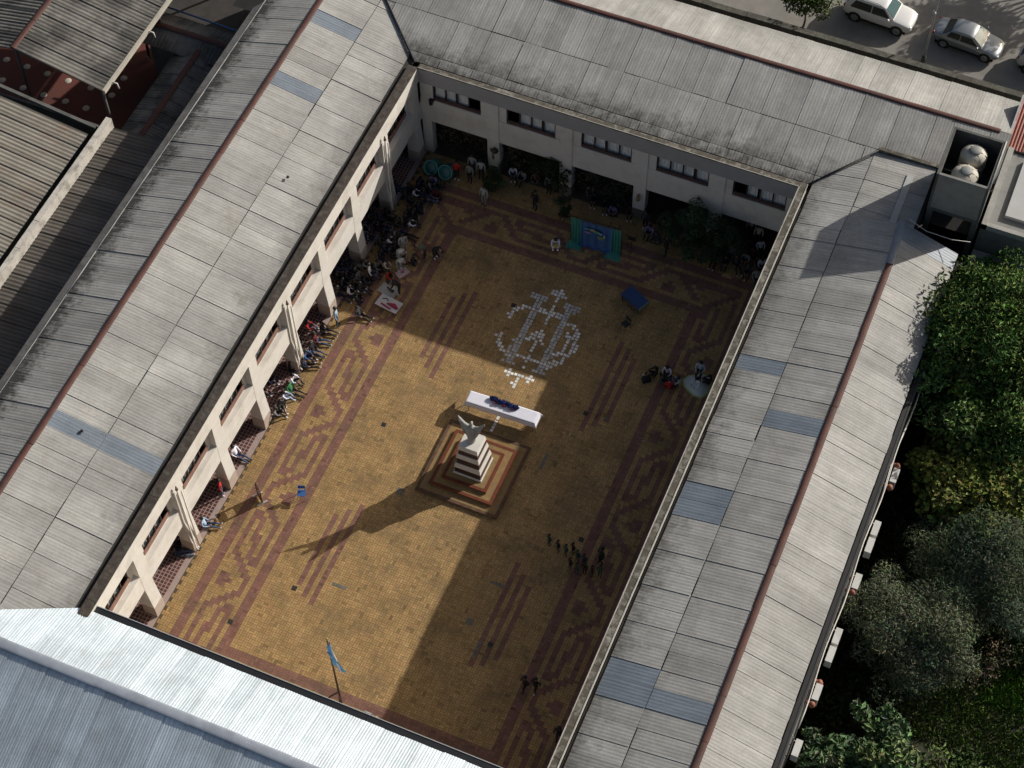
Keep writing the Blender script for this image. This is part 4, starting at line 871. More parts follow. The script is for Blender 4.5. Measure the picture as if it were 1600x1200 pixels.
# facing angle 0 looks along +y, -90 looks along +x
# dark crowd sitting in the shade in front of and inside the left gallery
word = {'black': 'black', 'navy': 'navy', 'charcoal': 'charcoal', 'white': 'white', 'grey': 'grey', 'jeans': 'denim'}
k = 0; USED = set()
for row, x in enumerate((1.5, 1.0, .45, -.1, -.75, -1.4)):
    y = -2.6-.3*row
    lim = {0: -8.4, 1: -12.0, 2: -12.6, 3: -12.8, 4: -12.5, 5: -11.5}[row]
    while y > lim:
        inpil = x < .75 and any(py-.35 < y < py+1.1 for py in PIL) and x > -.8
        yy = y; y -= .52+random.uniform(0, .2)
        if inpil: continue
        for _ in range(40):
            top = random.choice(['black', 'navy', 'charcoal', 'black', 'navy', 'grey', 'charcoal']); bot = random.choice(['black', 'charcoal', 'navy', 'jeans'])
            if random.random() < .07: top = 'white'
            shoes = random.choice(['white', 'black', 'black', 'white'])
            po = random.choice(['knees_up', 'cross_legged', 'legs_out', 'knees_up'])
            bay = 'far end' if yy > -5 else 'middle' if yy > -9 else 'near end'
            pw = {'knees_up': 'knees-up', 'cross_legged': 'cross-legged', 'legs_out': 'legs-out'}[po]
            lab = f"person sitting {pw} in {top} top, {word[bot]} trousers, {shoes} shoes, {'outer' if row < 2 else 'middle' if row < 4 else 'back'} row, crowd's {bay}"
            if lab not in USED: break
        USED.add(lab)
        person(x+random.uniform(-.15, .15), yy, R_(-75+random.uniform(-30, 30)), po, top, bot, lab, shoes, random.choice(['short', 'long']), group='students sitting in the shade of the left gallery'); k += 1
# sunlit row at the edge of the left gallery
SIT = [(-.45, -14.3, 'knees_up', 'red', 'jeans', 'white', 'person in a bright red top sitting in the gallery between two pillars', 'short'),
 (.45, -14.05, 'legs_out', 'black', 'charcoal', 'white', 'person in black leaning back on the gallery edge beside the blue shirt', 'short'),
 (.40, -14.85, 'legs_out', 'maroon', 'jeans', 'white', 'person in dark maroon with pale jeans legs stretched into the sun', 'long'),
 (.5, -15.5, 'legs_out', 'black', 'jeans', 'brown', 'person in black top and jeans with bare arms, next to the maroon top', 'short'),
 (.3, -16.1, 'knees_up', 'blue', 'navy', 'white', 'person in blue top with a white emblem hunched on the gallery edge', 'short'),
 (.55, -16.55, 'legs_out', 'navy', 'black', 'white', 'person in navy with white shoes just beyond the pillar with the double downpipe', 'short'),
 (.35, -17.75, 'knees_up', 'white', 'navy', 'black', 'person in a white top huddled at the foot of the double downpipe', 'short'),
 (.55, -18.3, 'legs_out', 'green', 'charcoal', 'black', 'person in a green top with legs stretched into the sun', 'short'),
 (.4, -18.95, 'knees_up', 'white', 'lightblue', 'white', 'person in white hooded top with pale blue trousers, knees up', 'long'),
 (.45, -19.55, 'cross_legged', 'black', 'charcoal', 'white', 'person in black sitting cross-legged with bare forearms crossed near the pillar', 'long'),
 (.45, -20.05, 'knees_up', 'grey', 'black', 'white', 'person in grey with white shoes crouched at the foot of the plain pillar', 'short'),
 (-.9, -18.3, 'knees_up', 'navy', 'navy', 'white', 'person in navy sitting deep in the gallery behind the green top', 'short'),
 (-.95, -19.2, 'knees_up', 'charcoal', 'black', 'white', 'person in charcoal sitting deep in the gallery behind the white hooded top', 'short'),
 (-1.0, -15.2, 'knees_up', 'black', 'black', 'white', 'person in black sitting deep in the gallery behind the red top', 'long'),
 (-.2, -17.0, 'cross_legged', 'black', 'navy', 'black', 'person in black sitting cross-legged beside the double downpipe, in shadow', 'long'),
 (-.35, -23.05, 'legs_out', 'white', 'jeans', 'grey', 'person in a white top and jeans sitting alone on the tiled gallery edge', 'short'),
 (.15, -27.45, 'legs_out', 'lightblue', 'jeans', 'white', 'person in a light blue shirt sitting against the pillar with the downpipe nearest the camera', 'short'),
 (-.75, -29.0, 'cross_legged', 'black', 'black', 'white', 'person in black sitting cross-legged in the gallery bay nearest the camera', 'short'),
 (-.35, -29.55, 'legs_out', 'navy', 'jeans', 'white', 'person in navy with white shoes leaning by the pillar base nearest the camera', 'short'),
 (-.2, -28.85, 'knees_up', 'black', 'charcoal', 'white', 'person in black with knees drawn up close behind the downpipe pillar', 'short')]
for x, y, po, top, bot, sh_, lab, hr in SIT: person(x-.22, y, R_(-80+random.uniform(-20, 20)), po, top, bot, lab, sh_, hr)
person(.75, -13.4, R_(-70), 'standing', 'lightblue', 'jeans', 'person in a light blue shirt and jeans standing at the pillar by the shadow line', 'black', s=1.02)
person(-.1, -25.5, R_(-60), 'standing', 'red', 'jeans', 'person in a red top and jeans standing in the gallery beside a pillar', 'white')
person(1.6, -12.35, R_(-95), 'legs_out', 'charcoal', 'black', 'person in charcoal with white shoes sitting at the edge of the shadow', 'white')
# costumed figures and painted boards near the crowd
person(2.05, -7.35, R_(-140), 'standing', 'palegrey', 'palegrey', 'person in pale grey costume standing farthest back of the pale figures', 'white')
person(2.05, -7.95, R_(-120), 'bending', 'silver', 'silver', 'person in silver grey costume bending forward beside the crowd', 'white')
person(2.3, -8.6, R_(-100), 'bending', 'palegrey', 'palegrey', 'person in pale costume stooping towards the small pink board', 'white')
person(1.55, -8.95, R_(-90), 'kneeling', 'cream', 'brown', 'person in a cream top kneeling at the edge of the crowd', 'brown')
person(1.95, -9.45, R_(-70), 'cross_legged', 'red', 'black', 'person with a red and black outfit sitting by the pale figures', 'white')
person(2.85, -7.9, R_(-100), 'kneeling', 'charcoal', 'black', 'person in charcoal kneeling above the small pink board', 'black', 'long')
person(3.35, -7.25, R_(100), 'bending', 'olive', 'charcoal', 'person in an olive sleeved top bending over, one of a facing pair', 'black')
person(3.85, -7.05, R_(-100), 'bending', 'black', 'black', 'person in black with pale sleeves bending over, one of a facing pair', 'white')
person(3.05, -10.1, R_(110), 'bending', 'black', 'black', 'person dressed in black bending over the grey painted board', 'white', 'long')
person(1.15, -9.9, R_(-60), 'standing', 'white', 'navy', 'person in a white shirt standing in front of the crowd by the boards', 'black')
def board(name, lab, cat, x, y, rz, lx, ly, h, base, shapes):
    t_ = thing(name, lab, cat, (x, y, .014), rz)
    MB().box(-lx/2, lx/2, -ly/2, ly/2, h-.05, h).build('panel', mat(name+'_panel', base, .8, .08, 5), t_, world=False)
    if h > .15:
        for a in (-1, 1):
            for b_ in (-1, 1): MB().tube([(a*(lx/2-.1), b_*(ly/2-.08), 0), (a*(lx/2-.1), b_*(ly/2-.08), h-.05)], .03, 6).build('leg', M_blackm, t_, world=False)
    for k_, (c_, pts) in enumerate(shapes):
        MB().tube([(p[0], p[1], h+.004) for p in pts], [p[2] for p in pts], 6).build('painted_shape', mat('paint_%s_%d' % (name, k_), c_, .8, .1, 6), t_, world=False)
    return t_
board('painted_board', 'low table with a red and white painted panel beside the crowd', 'painted board', 2.9, -11.15, R_(-8), 1.4, .8, .32, (.50, .48, .5), [((.30, .03, .07), [(-.1, -.05, .05), (.35, .0, .16), (.62, -.1, .08)]), ((.28, .03, .07), [(-.4, -.2, .05), (-.05, -.26, .06), (.3, -.3, .04)]), ((.02, .02, .03), [(-.5, .1, .03), (-.3, .22, .03), (-.1, .12, .03)])])
board('grey_board', 'pale grey painted panel lying on the ground with a dark figure on it', 'painted board', 2.4, -10.15, R_(-8), 1.1, .75, .06, (.33, .33, .32), [((.05, .05, .05), [(-.2, .15, .03), (0, .05, .07), (.3, 0, .12)])])
board('pink_board', 'small pale pink framed board lying on the ground by the kneeling figure', 'board', 2.6, -8.75, R_(60), .75, .5, .05, (.5, .36, .36), [((.4, .1, .16), [(-.05, .05, .06), (.1, 0, .08)])])
# back of the courtyard
STD = [(2.72, -1.3, 'standing', 'red', 'black', 'person in a red top standing in front of the far gallery', 'white', 'short', 180),
 (3.5, -1.2, 'standing', 'grey', 'black', 'person in a grey top standing just right of the red top', 'black', 'short', 170),
 (3.4, -.6, 'standing', 'palegrey', 'charcoal', 'person with pale sleeves raised standing behind the grey top', 'black', 'short', 180),
 (4.0, -.7, 'standing', 'silver', 'black', 'person in a pale grey coat standing beside the far pillar', 'black', 'long', 190),
 (4.94, -2.45, 'standing', 'palegrey', 'grey', 'person in pale grey with a dark bag standing before the round shrub', 'black', 'long', 170),
 (7.79, -1.6, 'standing', 'black', 'black', 'person in black standing alone with hands on hips before the far gallery', 'black', 'short', 160),
 (8.1, -.2, 'standing', 'grey', 'black', 'person in a grey top standing under the slender tree', 'black', 'short', 180),
 (15.93, -1.75, 'walking', 'black', 'black', 'person in black standing right of the blue backdrop near the fern tree', 'black', 'short', 160),
 (14.2, -.5, 'standing', 'charcoal', 'black', 'person in charcoal standing right of the far pillar behind the tripod', 'white', 'short', 180),
 (18.84, -29.55, 'walking', 'black', 'black', 'person in black walking in the shade, the one with dark sleeves of the pair', 'black', 'long', 150),
 (19.36, -29.4, 'walking', 'black', 'black', 'person in black with pale sleeves walking in the shade beside another', 'white', 'short', 160),
 (21.4, -31.35, 'standing', 'black', 'charcoal', 'person in black standing close under the right parapet nearest the camera', 'black', 'short', 180),
 (19.75, -21.6, 'standing', 'black', 'black', 'person in black standing over the row of small children in the shade', 'black', 'long', 140)]
for x, y, po, top, bot, lab, sh_, hr, an in STD: person(x, y, R_(an), po, top, bot, lab, sh_, hr)
for i, (x, y) in enumerate(((16.9, -21.62), (17.46, -21.78), (17.91, -21.84), (18.22, -21.6), (18.58, -21.92), (18.40, -22.45), (18.82, -22.6), (19.2, -22.45), (18.98, -22.0), (19.6, -22.45), (19.98, -22.3))):
    person(x, y, R_(150+random.uniform(-30, 30)), 'standing', ['teal', 'black'][i % 2], ['teal', 'black'][i % 2], f'small child in dark {["green", "black"][i % 2]} clothes standing, {["first", "second", "third", "fourth", "fifth", "sixth", "seventh", "eighth", "ninth", "tenth", "last"][i]} in the curved row from its left end', 'black', 'short', s=.68, group='small children standing in a curved row')
# seated people in the dark far gallery
far = [(.95, -2.5), (1.5, -2.9), (1.6, -2.1), (2.1, -2.3), (2.15, -2.9), (5.6, .3), (6.3, .2), (7.0, .4), (10.76, .3), (11.45, .1), (12.1, -.1), (12.5, .6), (13.0, .2), (10.4, .8), (11.4, .9), (14.9, .1), (15.2, .5), (15.6, .7), (14.6, -.7), (15.1, -1.0)]
for i, (x, y) in enumerate(far):
    top = ['navy', 'black', 'lilac', 'charcoal', 'maroon', 'white', 'grey', 'brown'][i % 8]; bot = ['black', 'charcoal'][i % 2]; sh_ = ['white', 'black'][(i//2) % 2]
    wh = 'near teal drums' if x < 3 else 'by slender tree' if x < 9 else 'behind backdrop' if x < 13.5 else 'beside fern tree'
    person(x, y, R_(180+random.uniform(-25, 25)), ['knees_up', 'cross_legged', 'knees_up'][i % 3], top, bot, f'person {"cross-legged" if i % 3 == 1 else "knees-up"} in {top} top, {sh_} shoes, in far gallery {wh}', sh_, group='students sitting in the far gallery')
cor = [(18.7, -1.05), (19.3, -1.05), (19.9, -.95), (20.3, -.45), (20.6, -.1), (21.25, -.5), (19.4, -.4), (19.85, -.2), (21.6, -1.1), (20.7, -1.2), (21.3, -1.5), (20.1, .5), (20.8, .6)]
for i, (x, y) in enumerate(cor):
    top = ['black', 'navy', 'charcoal', 'grey', 'maroon', 'white', 'lilac'][i % 7]
    person(x, y, R_(190+random.uniform(-25, 25)), ['legs_out', 'knees_up'][i % 2], top, 'black', f'person in {top} top sitting {"legs out, white shoes," if i % 2 == 0 else "knees up"} in the dark corner beyond fern tree', 'white' if i % 2 == 0 else 'black', group='students sitting in the dark far corner')
person(19.95, 1.3, R_(180), 'standing', 'palegrey', 'black', 'person in a pale grey top standing in the dark far corner behind the seated row', 'black')
person(20.5, .95, R_(190), 'standing', 'cream', 'black', 'person in a cream top standing in the dark far corner beside the pale grey top', 'black')
person(-18.7, .2, R_(120), 'standing', 'black', 'black', 'person in black standing on the red patio beside the canopy, nearer the canopy', 'white', z=0)
person(-18.0, .1, R_(200), 'standing', 'charcoal', 'black', 'person in charcoal standing on the red patio beside the low roofs', 'white', z=0)
# performer with white and yellow costume
pf = person(9.95, -3.75, R_(200), 'kneeling', 'white', 'white', 'person in a white costume with yellow trim kneeling left of the blue backdrop', 'white', s=1.05)
ys = MB().tube([(9.8, -3.9, .55), (10.1, -4.1, .62), (10.35, -3.95, .55)], [.08, .13, .06], 8).build('yellow_sash', mat('yellow_cloth', (.5, .34, .08), .9, .1, 6)); tag(ys, 'yellow sash held by the white-costumed performer', 'sash')
# group sitting with bags on the right
GR = [(18.35, -9.75, 'knees_up', 'black', 'black', 'person in black at the far left of the seated group by the right parapet', 'long', 120), (18.85, -9.35, 'cross_legged', 'white', 'black', 'person in patterned white top at the back of the group near right parapet', 'long', 180), (18.75, -10.05, 'knees_up', 'teal', 'navy', 'person in dark teal leaning over in the middle of the seated group', 'short', -100), (19.3, -10.35, 'cross_legged', 'red', 'maroon', 'person in dark red sitting at the front of the group near the right parapet', 'short', 20), (19.75, -9.9, 'knees_up', 'silver', 'jeans', 'person in pale silver sitting at the right of the group', 'short', 90)]
for x, y, po, top, bot, lab, hr, an in GR: person(x, y, R_(an), po, top, bot, lab, 'white', hr)
bgm = thing('backpack', 'dark backpack on the paving left of the seated group', 'backpack', (17.95, -10.25, .014), R_(40))
MB().frus(0, 0, 0, .3, .24, .2, 0, .17, .12).frus(0, 0, .3, .42, .2, .1, 0, .12, .06).build('bag', cloth_mat('black'), bgm, world=False)
MB().tube([(-.08, -.16, .05), (-.09, -.22, .22), (-.06, -.12, .38)], .018, 5).tube([(.08, -.16, .05), (.09, -.22, .22), (.06, -.12, .38)], .018, 5).build('strap', cloth_mat('charcoal'), bgm, world=False)
# seated figure in a spread pale costume
dn = person(20.65, -9.45, R_(150), 'cross_legged', 'white', 'cream', 'person in a wide spread pale costume with yellow-green hem sitting by the right parapet', 'white', 'long')
b = MB(); b.lathe([(.16, .34), (.42, .22), (.62, .1), (.70, .03)], n=12, mi=0).lathe([(.70, .032), (.80, .012)], n=12, mi=1)
b.v = [(x*(1+.12*math.sin(3*math.atan2(y, x))), y*(1+.12*math.sin(3*math.atan2(y, x))), z) for x, y, z in b.v]
b.build('skirt', [mat('pale_costume', (.5, .54, .54), .85, .1, 5), mat('yellow_green_hem', (.36, .42, .14), .85, .1, 4)], dn, world=False)
person(20.5, -8.75, R_(185), 'on_chair', 'lightblue', 'navy', 'person in light blue sitting behind the wide pale costume', 'black')
person(21.25, -9.1, R_(110), 'knees_up', 'black', 'black', 'person in black sitting between the wide pale costume and the right parapet', 'black')
# backdrop
bdp = thing('stage_backdrop', 'blue painted cloth backdrop with teal side drapes pooling on the paving', 'backdrop', (12.05, -2.85, .014), R_(3))
def drape(x0, x1, z1, pool, ph, n=18, m=10, amp=.05):
    vs = []
    for j in range(m+1):
        t = j/m
        for i in range(n+1):
            x = x0+(x1-x0)*i/n; z = z1*(1-min(1, t*1.25)); spread = max(0, t-.8)/.2
            xx = (x0+x1)/2+(x-(x0+x1)/2)*(1+.55*spread*pool)
            vs.append((xx, amp*math.sin(i*1.3+ph)*(.6+t)-spread*pool*.55-.02, z+.02*spread*abs(math.sin(i*1.7+ph))+.004))
    k_ = n+1
    return MB().add(vs, [(j*k_+i, j*k_+i+1, (j+1)*k_+i+1, (j+1)*k_+i) for j in range(m) for i in range(n)], 0, True)
M_teal = mat('teal_drape', (.055, .27, .21), .85, .12, 3); M_bluec = mat('blue_cloth', (.012, .085, .26), .85, .3, 2.5, dirt=(.03, .15, .33), dscale=1.4, damt=.7)
drape(-1.0, 1.0, 2.1, .35, .4).build('blue_cloth', M_bluec, bdp, world=False)
for x0_, x1_, p_ in ((-1.5, -.85, 1.0), (.85, 1.5, 1.2)): drape(x0_, x1_, 2.15, 1.0, p_, amp=.07).build('teal_drape', M_teal, bdp, world=False)
for c_, x_, z_, rx_, rz_ in (((.3, .3, .16), -.15, 1.65, .2, .13), ((.1, .3, .2), .12, 1.55, .22, .12), ((.24, .18, .4), -.4, 1.35, .22, .1), ((.12, .2, .12), .35, 1.15, .26, .18), ((.3, .36, .5), .3, 1.5, .15, .08), ((.5, .55, .6), .55, 1.35, .05, .14), ((.1, .25, .35), -.5, 1.65, .18, .07)):
    MB().ell((x_, -.15, z_), (rx_, .05, rz_), 12, 6).build('painted_patch', mat('patch_%d' % int(x_*100), c_, .85, .25, 8), bdp, world=False)
fr = MB().tube([(-1.5, .05, 0), (-1.5, .05, 2.2), (1.5, .05, 2.2), (1.5, .05, 0)], .03, 6).build('frame', M_blackm, bdp, world=False)
# teal drums
def drum(x, lab):
    t_ = thing('drum', lab, 'drum', (x, -1.75, .014), group='teal drums at the far corner')
    R0 = Matrix.Rotation(R_(52), 4, 'X')
    def tr(b): b.v = [tuple(R0 @ Vector(v)+Vector((0, .45, .42))) for v in b.v]; return b
    tr(MB().lathe([(.40, -.55), (.43, -.5), (.43, .3), (.45, .33), (.45, .38), (.40, .38), (.39, .30)], n=22)).build('shell', mat('teal_drum', (.10, .30, .27), .6, .1, 3), t_, world=False)
    tr(MB().lathe([(.0, .31), (.39, .31), (.39, .29)], n=22)).build('skin', mat('dark_teal', (.05, .15, .15), .5), t_, world=False)
    tr(MB().lathe([(.0, -.55), (.40, -.55), (.40, -.53)], n=22)).build('back_skin', MATS['teal_drum'], t_, world=False)
    for a in (-.32, .32): MB().tube([(a, .0, 0), (a*.9, .1, .35)], .03, 6).build('stand_leg', M_blackm, t_, world=False); MB().tube([(a, .9, 0), (a*.9, .7, .35)], .03, 6).build('stand_leg', M_blackm, t_, world=False)
drum(1.15, 'teal open drum tilted forward, the one nearer the corner pillar'); drum(2.08, 'teal open drum tilted forward, the one beside the red top')
# blue-topped table, music stand, chairs
bt = thing('blue_table', 'low table with a deep blue top in the shade below the backdrop', 'table', (15.52, -5.68, .014), R_(-25))
MB().box(-.72, .72, -.42, .42, .5, .56).build('tabletop', mat('blue_top', (.015, .05, .16), .6, .15, 3), bt, world=False)
MB().box(.72, .76, -.42, .42, .3, .555).build('end_panel', mat('pale_green_panel', (.2, .26, .17), .7, .1, 3), bt, world=False)
for a in (-.62, .62):
    for b_ in (-.34, .34): MB().tube([(a, b_, 0), (a, b_, .5)], .03, 6).build('leg', M_blackm, bt, world=False)
ms = thing('music_stand', 'black tripod music stand right of the blue backdrop', 'music stand', (14.05, -2.35, .014))
MB().tube([(0, 0, .3), (0, 0, 1.1)], .018, 6).build('pole', M_blackm, ms, world=False)
for q in range(3): MB().tube([(0, 0, .35), (.38*math.cos(q*2.09+.5), .38*math.sin(q*2.09+.5), 0)], .016, 5).build('leg', M_blackm, ms, world=False)
MB().box(-.24, .24, -.02, 0, 1.05, 1.35).build('desk', M_blackm, ms, world=False)
def chair(name, lab, x, y, rz, mcol):
    t_ = thing(name, lab, 'chair', (x, y, .014), rz)
    MB().box(-.21, .21, -.2, .2, .43, .46).build('seat', mcol, t_, world=False)
    MB().box(-.2, .2, -.225, -.2, .56, .86).build('backrest', mcol, t_, world=False)
    for a in (-.2, .2):
        MB().tube([(a, -.21, 0), (a, -.21, .88)], .016, 6).build('leg', M_steel if mcol != M_blackm else M_blackm, t_, world=False)
        MB().tube([(a, .19, 0), (a, .19, .44)], .016, 6).build('leg', M_steel if mcol != M_blackm else M_blackm, t_, world=False)
chair('blue_chair', 'small blue chair casting a long shadow on the sunlit paving', 3.85, -24.0, R_(200), mat('blue_seat', (.03, .10, .30), .6, .1, 4))
chair('black_chair', 'black metal chair standing alone on the shaded paving below the blue table', 15.66, -7.46, R_(150), M_blackm)
# wooden rack with openings
rk = thing('wooden_stand', 'narrow wooden stand with square openings and a ring on top, beside the blue chair', 'stand', (1.85, -24.95, .014), R_(-38))
M_wood = mat('worn_wood', (.11, .065, .04), .75, .2, 5); b = MB()
for a in (-.3, .3): b.tube([(a, 0, 0), (a*.9, 0, 1.15)], .035, 6)
b.build('upright', M_wood, rk, world=False)
b = MB()
for z in (.16, .56, 1.0): b.box(-.32, .32, -.03, .03, z-.1, z+.1)
for a in (-.27, .27): b.box(a-.06, a+.06, -.028, .028, 0.07, 1.15)
b.build('rail', M_wood, rk, world=False)
b = MB(); b.tube([(.2*math.cos(q*math.pi/8), 0, 1.38+.2*math.sin(q*math.pi/8)) for q in range(17)], .035, 6, cap=False); b.build('ring', M_wood, rk, world=False)
for a in (-.3, .3): MB().box(a-.05, a+.05, -.3, .3, 0, .06).build('foot', mat('pale_foot', (.4, .38, .34), .7, .1, 3), rk, world=False)
MB().box(-.22, .22, -.05, .05, .3, .48).build('red_panel', mat('red_brown_board', (.16, .04, .03), .7, .1, 3), rk, world=False)
# flag
fp = thing('flagpole', 'dark flagpole with braced foot flying a light blue and white flag at the front eave', 'flagpole', (10.78, -33.64, 0))
MB().tube([(0, 0, 0), (0, 0, 7.35)], [.06, .035], 8).build('pole', mat('dark_brown_pole', (.05, .035, .028), .6), fp, world=False)
MB().tube([(-.75, -.35, 0), (-.4, -.2, .9), (0, 0, 1.35)], .045, 6).tube([(.1, -.4, 0), (0, 0, 1.0)], .04, 6).build('brace', MATS['dark_brown_pole'], fp, world=False)
MB().ell((0, 0, 7.4), (.07, .07, .07)).build('finial', mat('brass', (.4, .3, .12), .4, metal=.7), fp, world=False)
M_fb = mat('flag_blue', (.10, .30, .55), .85, .05, 4); M_fw = mat('flag_white', (.62, .63, .64), .85)
for st_, (u0, u1, m_) in enumerate(((0, 1/3, M_fb), (1/3, 2/3, M_fw), (2/3, 1, M_fb))):
    vs = []; n = 8; mrow = 12
    for j in range(mrow+1):
        t = j/mrow
        for i in range(n+1):
            u = u0+(u1-u0)*i/n; w0 = u*1.35
            vs.append((.05+.10*math.sin(u*14)+.62*u*t, .06*math.cos(u*11+t*2)-.03-.08*u, 7.15-2.35*t*(1-.25*u)-w0*.85))
    MB().add(vs, [(j*(n+1)+i, j*(n+1)+i+1, (j+1)*(n+1)+i+1, (j+1)*(n+1)+i) for j in range(mrow) for i in range(n)], 0, True).build('flag_stripe', m_, fp, world=False)
# plaque on far pillar, lamp
pl = MB().box(4.22, 4.84, -.085, -.062, .7, 2.25).build('wall_plaque', mat('ivory_plaque', (.5, .47, .4), .7, .08, 4)); tag(pl, 'ivory plaque on the far pillar with a dark plant hanging over it', 'plaque')
hp = leaf_obj('hanging_plant', [leaves(110, (4.66, -.2, 2.25), (.24, .1, .22), .14, (.05, .06, .03), .3, seed=9), leaves(40, (4.56, -.16, 1.75), (.07, .05, .35), .11, (.05, .06, .03), .3, seed=10)], mat('shade_leaf', (0, 0, 0), .6, attr='tone')); tag(hp, 'dark trailing plant hanging over the ivory plaque', 'plant')
lp = MB().tube([(13.55, -.06, 2.3), (13.55, -.25, 2.3), (13.55, -.25, 2.15)], .03, 6).lathe([(.05, 2.45), (.1, 2.3), (.12, 2.0), (.05, 1.95)], 13.55, -.25, 10).build('wall_lantern', mat('old_brass', (.3, .2, .12), .6)); tag(lp, 'small brownish wall lantern on the pillar right of the backdrop', 'lantern')
sp_ = MB().box(.62, .9, -.2, .02, 4.75, 4.85).lathe([(.0, 4.65), (.11, 4.62), (.12, 4.5), (0, 4.48)], .72, -.12, 10).build('floodlight', M_blackm); tag(sp_, 'small black floodlight in the far left corner of the courtyard', 'floodlight')
lt = leaf_obj('potted_plants', [leaves(90, (12.2+.25*q, -33.75-.03*q, .25), (.16, .1, .2), .12, (.4, .36, .2) if q > 1 else (.5, .48, .46), .3, seed=40+q) for q in range(4)], M_petal); tag(lt, 'low pale flowers just beyond the bright front eave', 'flowers')
# ---------------------------------------------------------------- trees and garden
M_leaf = mat('leaf', (0, 0, 0), .7, .12, 4, attr='tone', spec=.18)
M_bark = mat('bark', (.10, .08, .06), .9, .3, 4, bump=.5, bscale=20)
def tree(name, label, x, y, blobs, leaf, base, var, dens, h0=1.5, asp=.5, up=.4, seed=0, group=None, trunk=.16, limbs=6, shell=.55):
    t_ = thing(name, label, 'tree' if 'tree' in name else 'shrub', (x, y, 0), group=group)
    r = random.Random(seed); b = MB()
    top = sum((Vector(bl[0]) for bl in blobs), Vector())/len(blobs)
    b.tube([(0, 0, -.1), (.05, .03, h0*.5), (top.x*.3, top.y*.3, h0), (top.x*.7, top.y*.7, top.z)], [trunk, trunk*.8, trunk*.65, trunk*.25], 8)
    for bl in blobs:
        for q in range(2):
            e = Vector(bl[0])+Vector((r.uniform(-.6, .6)*bl[1][0], r.uniform(-.6, .6)*bl[1][1], r.uniform(-.2, .6)*bl[1][2]))
            s0 = Vector((top.x*.3, top.y*.3, h0)); m_ = (s0+e)*.5+Vector((0, 0, -.15))
            b.tube([s0, m_, e], [trunk*.45, trunk*.3, .015], 6)
    b.build('trunk', M_bark, t_, world=False)
    P = []
    for i, (c_, rad) in enumerate(blobs):
        vol = rad[0]*rad[1]*rad[2]
        # leaf clumps inside each mass
        nc = max(8, int(9*vol**.62))
        rr_ = np.random.default_rng(seed*50+i)
        for q in range(nc):
            d = rr_.normal(size=3); d /= np.linalg.norm(d); d[2] = abs(d[2])*.9-.25 if d[2] < 0 else d[2]
            cc = np.array(c_)+d*np.array(rad)*rr_.uniform(.4, 1.18)
            cr_ = rr_.uniform(.28, .5)*min(rad)
            tone = np.array(base)*rr_.uniform(.65, 1.35)*np.array([rr_.uniform(.85, 1.2), 1, rr_.uniform(.8, 1.15)])
            P.append(leaves(int(dens*cr_**1.6*130), cc, (cr_*1.25, cr_*1.25, cr_*.75), leaf, tone, var, shell=.2, seed=seed*977+i*31+q, asp=asp, up=up))
        P.append(leaves(int(dens*vol**.67*90), c_, np.array(rad)*.8, leaf, np.array(base)*.8, var, shell=shell, seed=seed*13+i, asp=asp, up=up))
    leaf_obj('crown', P, M_leaf, t_, kind='stuff').matrix_parent_inverse = Matrix()
    return t_
G = 'trees in the garden beside the right wing'
tree('broadleaf_tree', 'tall dense bright-leaved tree overhanging the right wing roof next to the neighbour building', 34.1, -4.8, [((-.6, -.4, 6.4), (2.5, 3.0, 2.6)), ((-1.6, -2.6, 6.6), (1.5, 1.9, 1.6)), ((.8, -4.2, 5.0), (2.6, 2.0, 2.0)), ((2.8, -3.2, 5.4), (2.2, 2.2, 2.0)), ((.5, 3.4, 5.6), (2.2, 1.6, 2.0)), ((1.4, .4, 6.4), (2.2, 2.5, 2.2)), ((-.6, 1.8, 6.2), (1.7, 1.8, 2.0)), ((.4, -2.4, 5.0), (2.3, 2.0, 2.0)), ((-1.9, -.6, 7.1), (1.0, 1.3, .9)), ((3.2, -1.2, 5.6), (2, 2.2, 2))], .30, (.095, .16, .04), .38, 2.1, 2.5, asp=.36, up=.55, seed=1, group=G, trunk=.22)
tree('broadleaf_tree', 'yellow-green round-leaved tree below the tall bright tree', 36.9, -12.6, [((-1.6, .2, 3.8), (2.0, 2.4, 1.7)), ((-.6, 2.2, 3.6), (2.0, 1.8, 1.6)), ((.9, .6, 4.4), (2.2, 2.3, 1.7)), ((.4, -1.6, 4.2), (1.9, 1.6, 1.5)), ((2.6, -1.0, 4.2), (1.8, 2, 1.5))], .28, (.14, .17, .035), .35, 2.2, 2.0, asp=.72, up=.75, seed=2, group=G)
tree('wispy_tree', 'grey-green feathery tree at the right edge between the round-leaved tree and the pale olive', 38.2, -16.6, [((-2.0, -.3, 3.8), (2.2, 2.0, 1.7)), ((.3, .2, 4.5), (2.3, 2.2, 1.9)), ((2.2, -.6, 4.0), (2.0, 2.2, 1.6)), ((-.6, -1.6, 3.4), (2.2, 1.7, 1.5))], .24, (.098, .13, .072), .2, 3.8, 2.0, asp=.13, up=.6, seed=3, group=G)
tree('olive_tree', 'pale grey-green olive-like tree with fine foliage beside the air conditioners', 35.4, -21.2, [((-1.2, .3, 3.6), (2.2, 2.1, 1.8)), ((.8, .7, 4.0), (2.2, 2.1, 1.7)), ((0, -1.3, 3.2), (2.2, 1.7, 1.5)), ((1.5, -.4, 3.2), (1.5, 1.7, 1.4)), ((1.4, 1.9, 3.4), (1.7, 1.5, 1.3))], .20, (.125, .15, .085), .2, 4.4, 1.6, asp=.2, up=.4, seed=4, group=G)
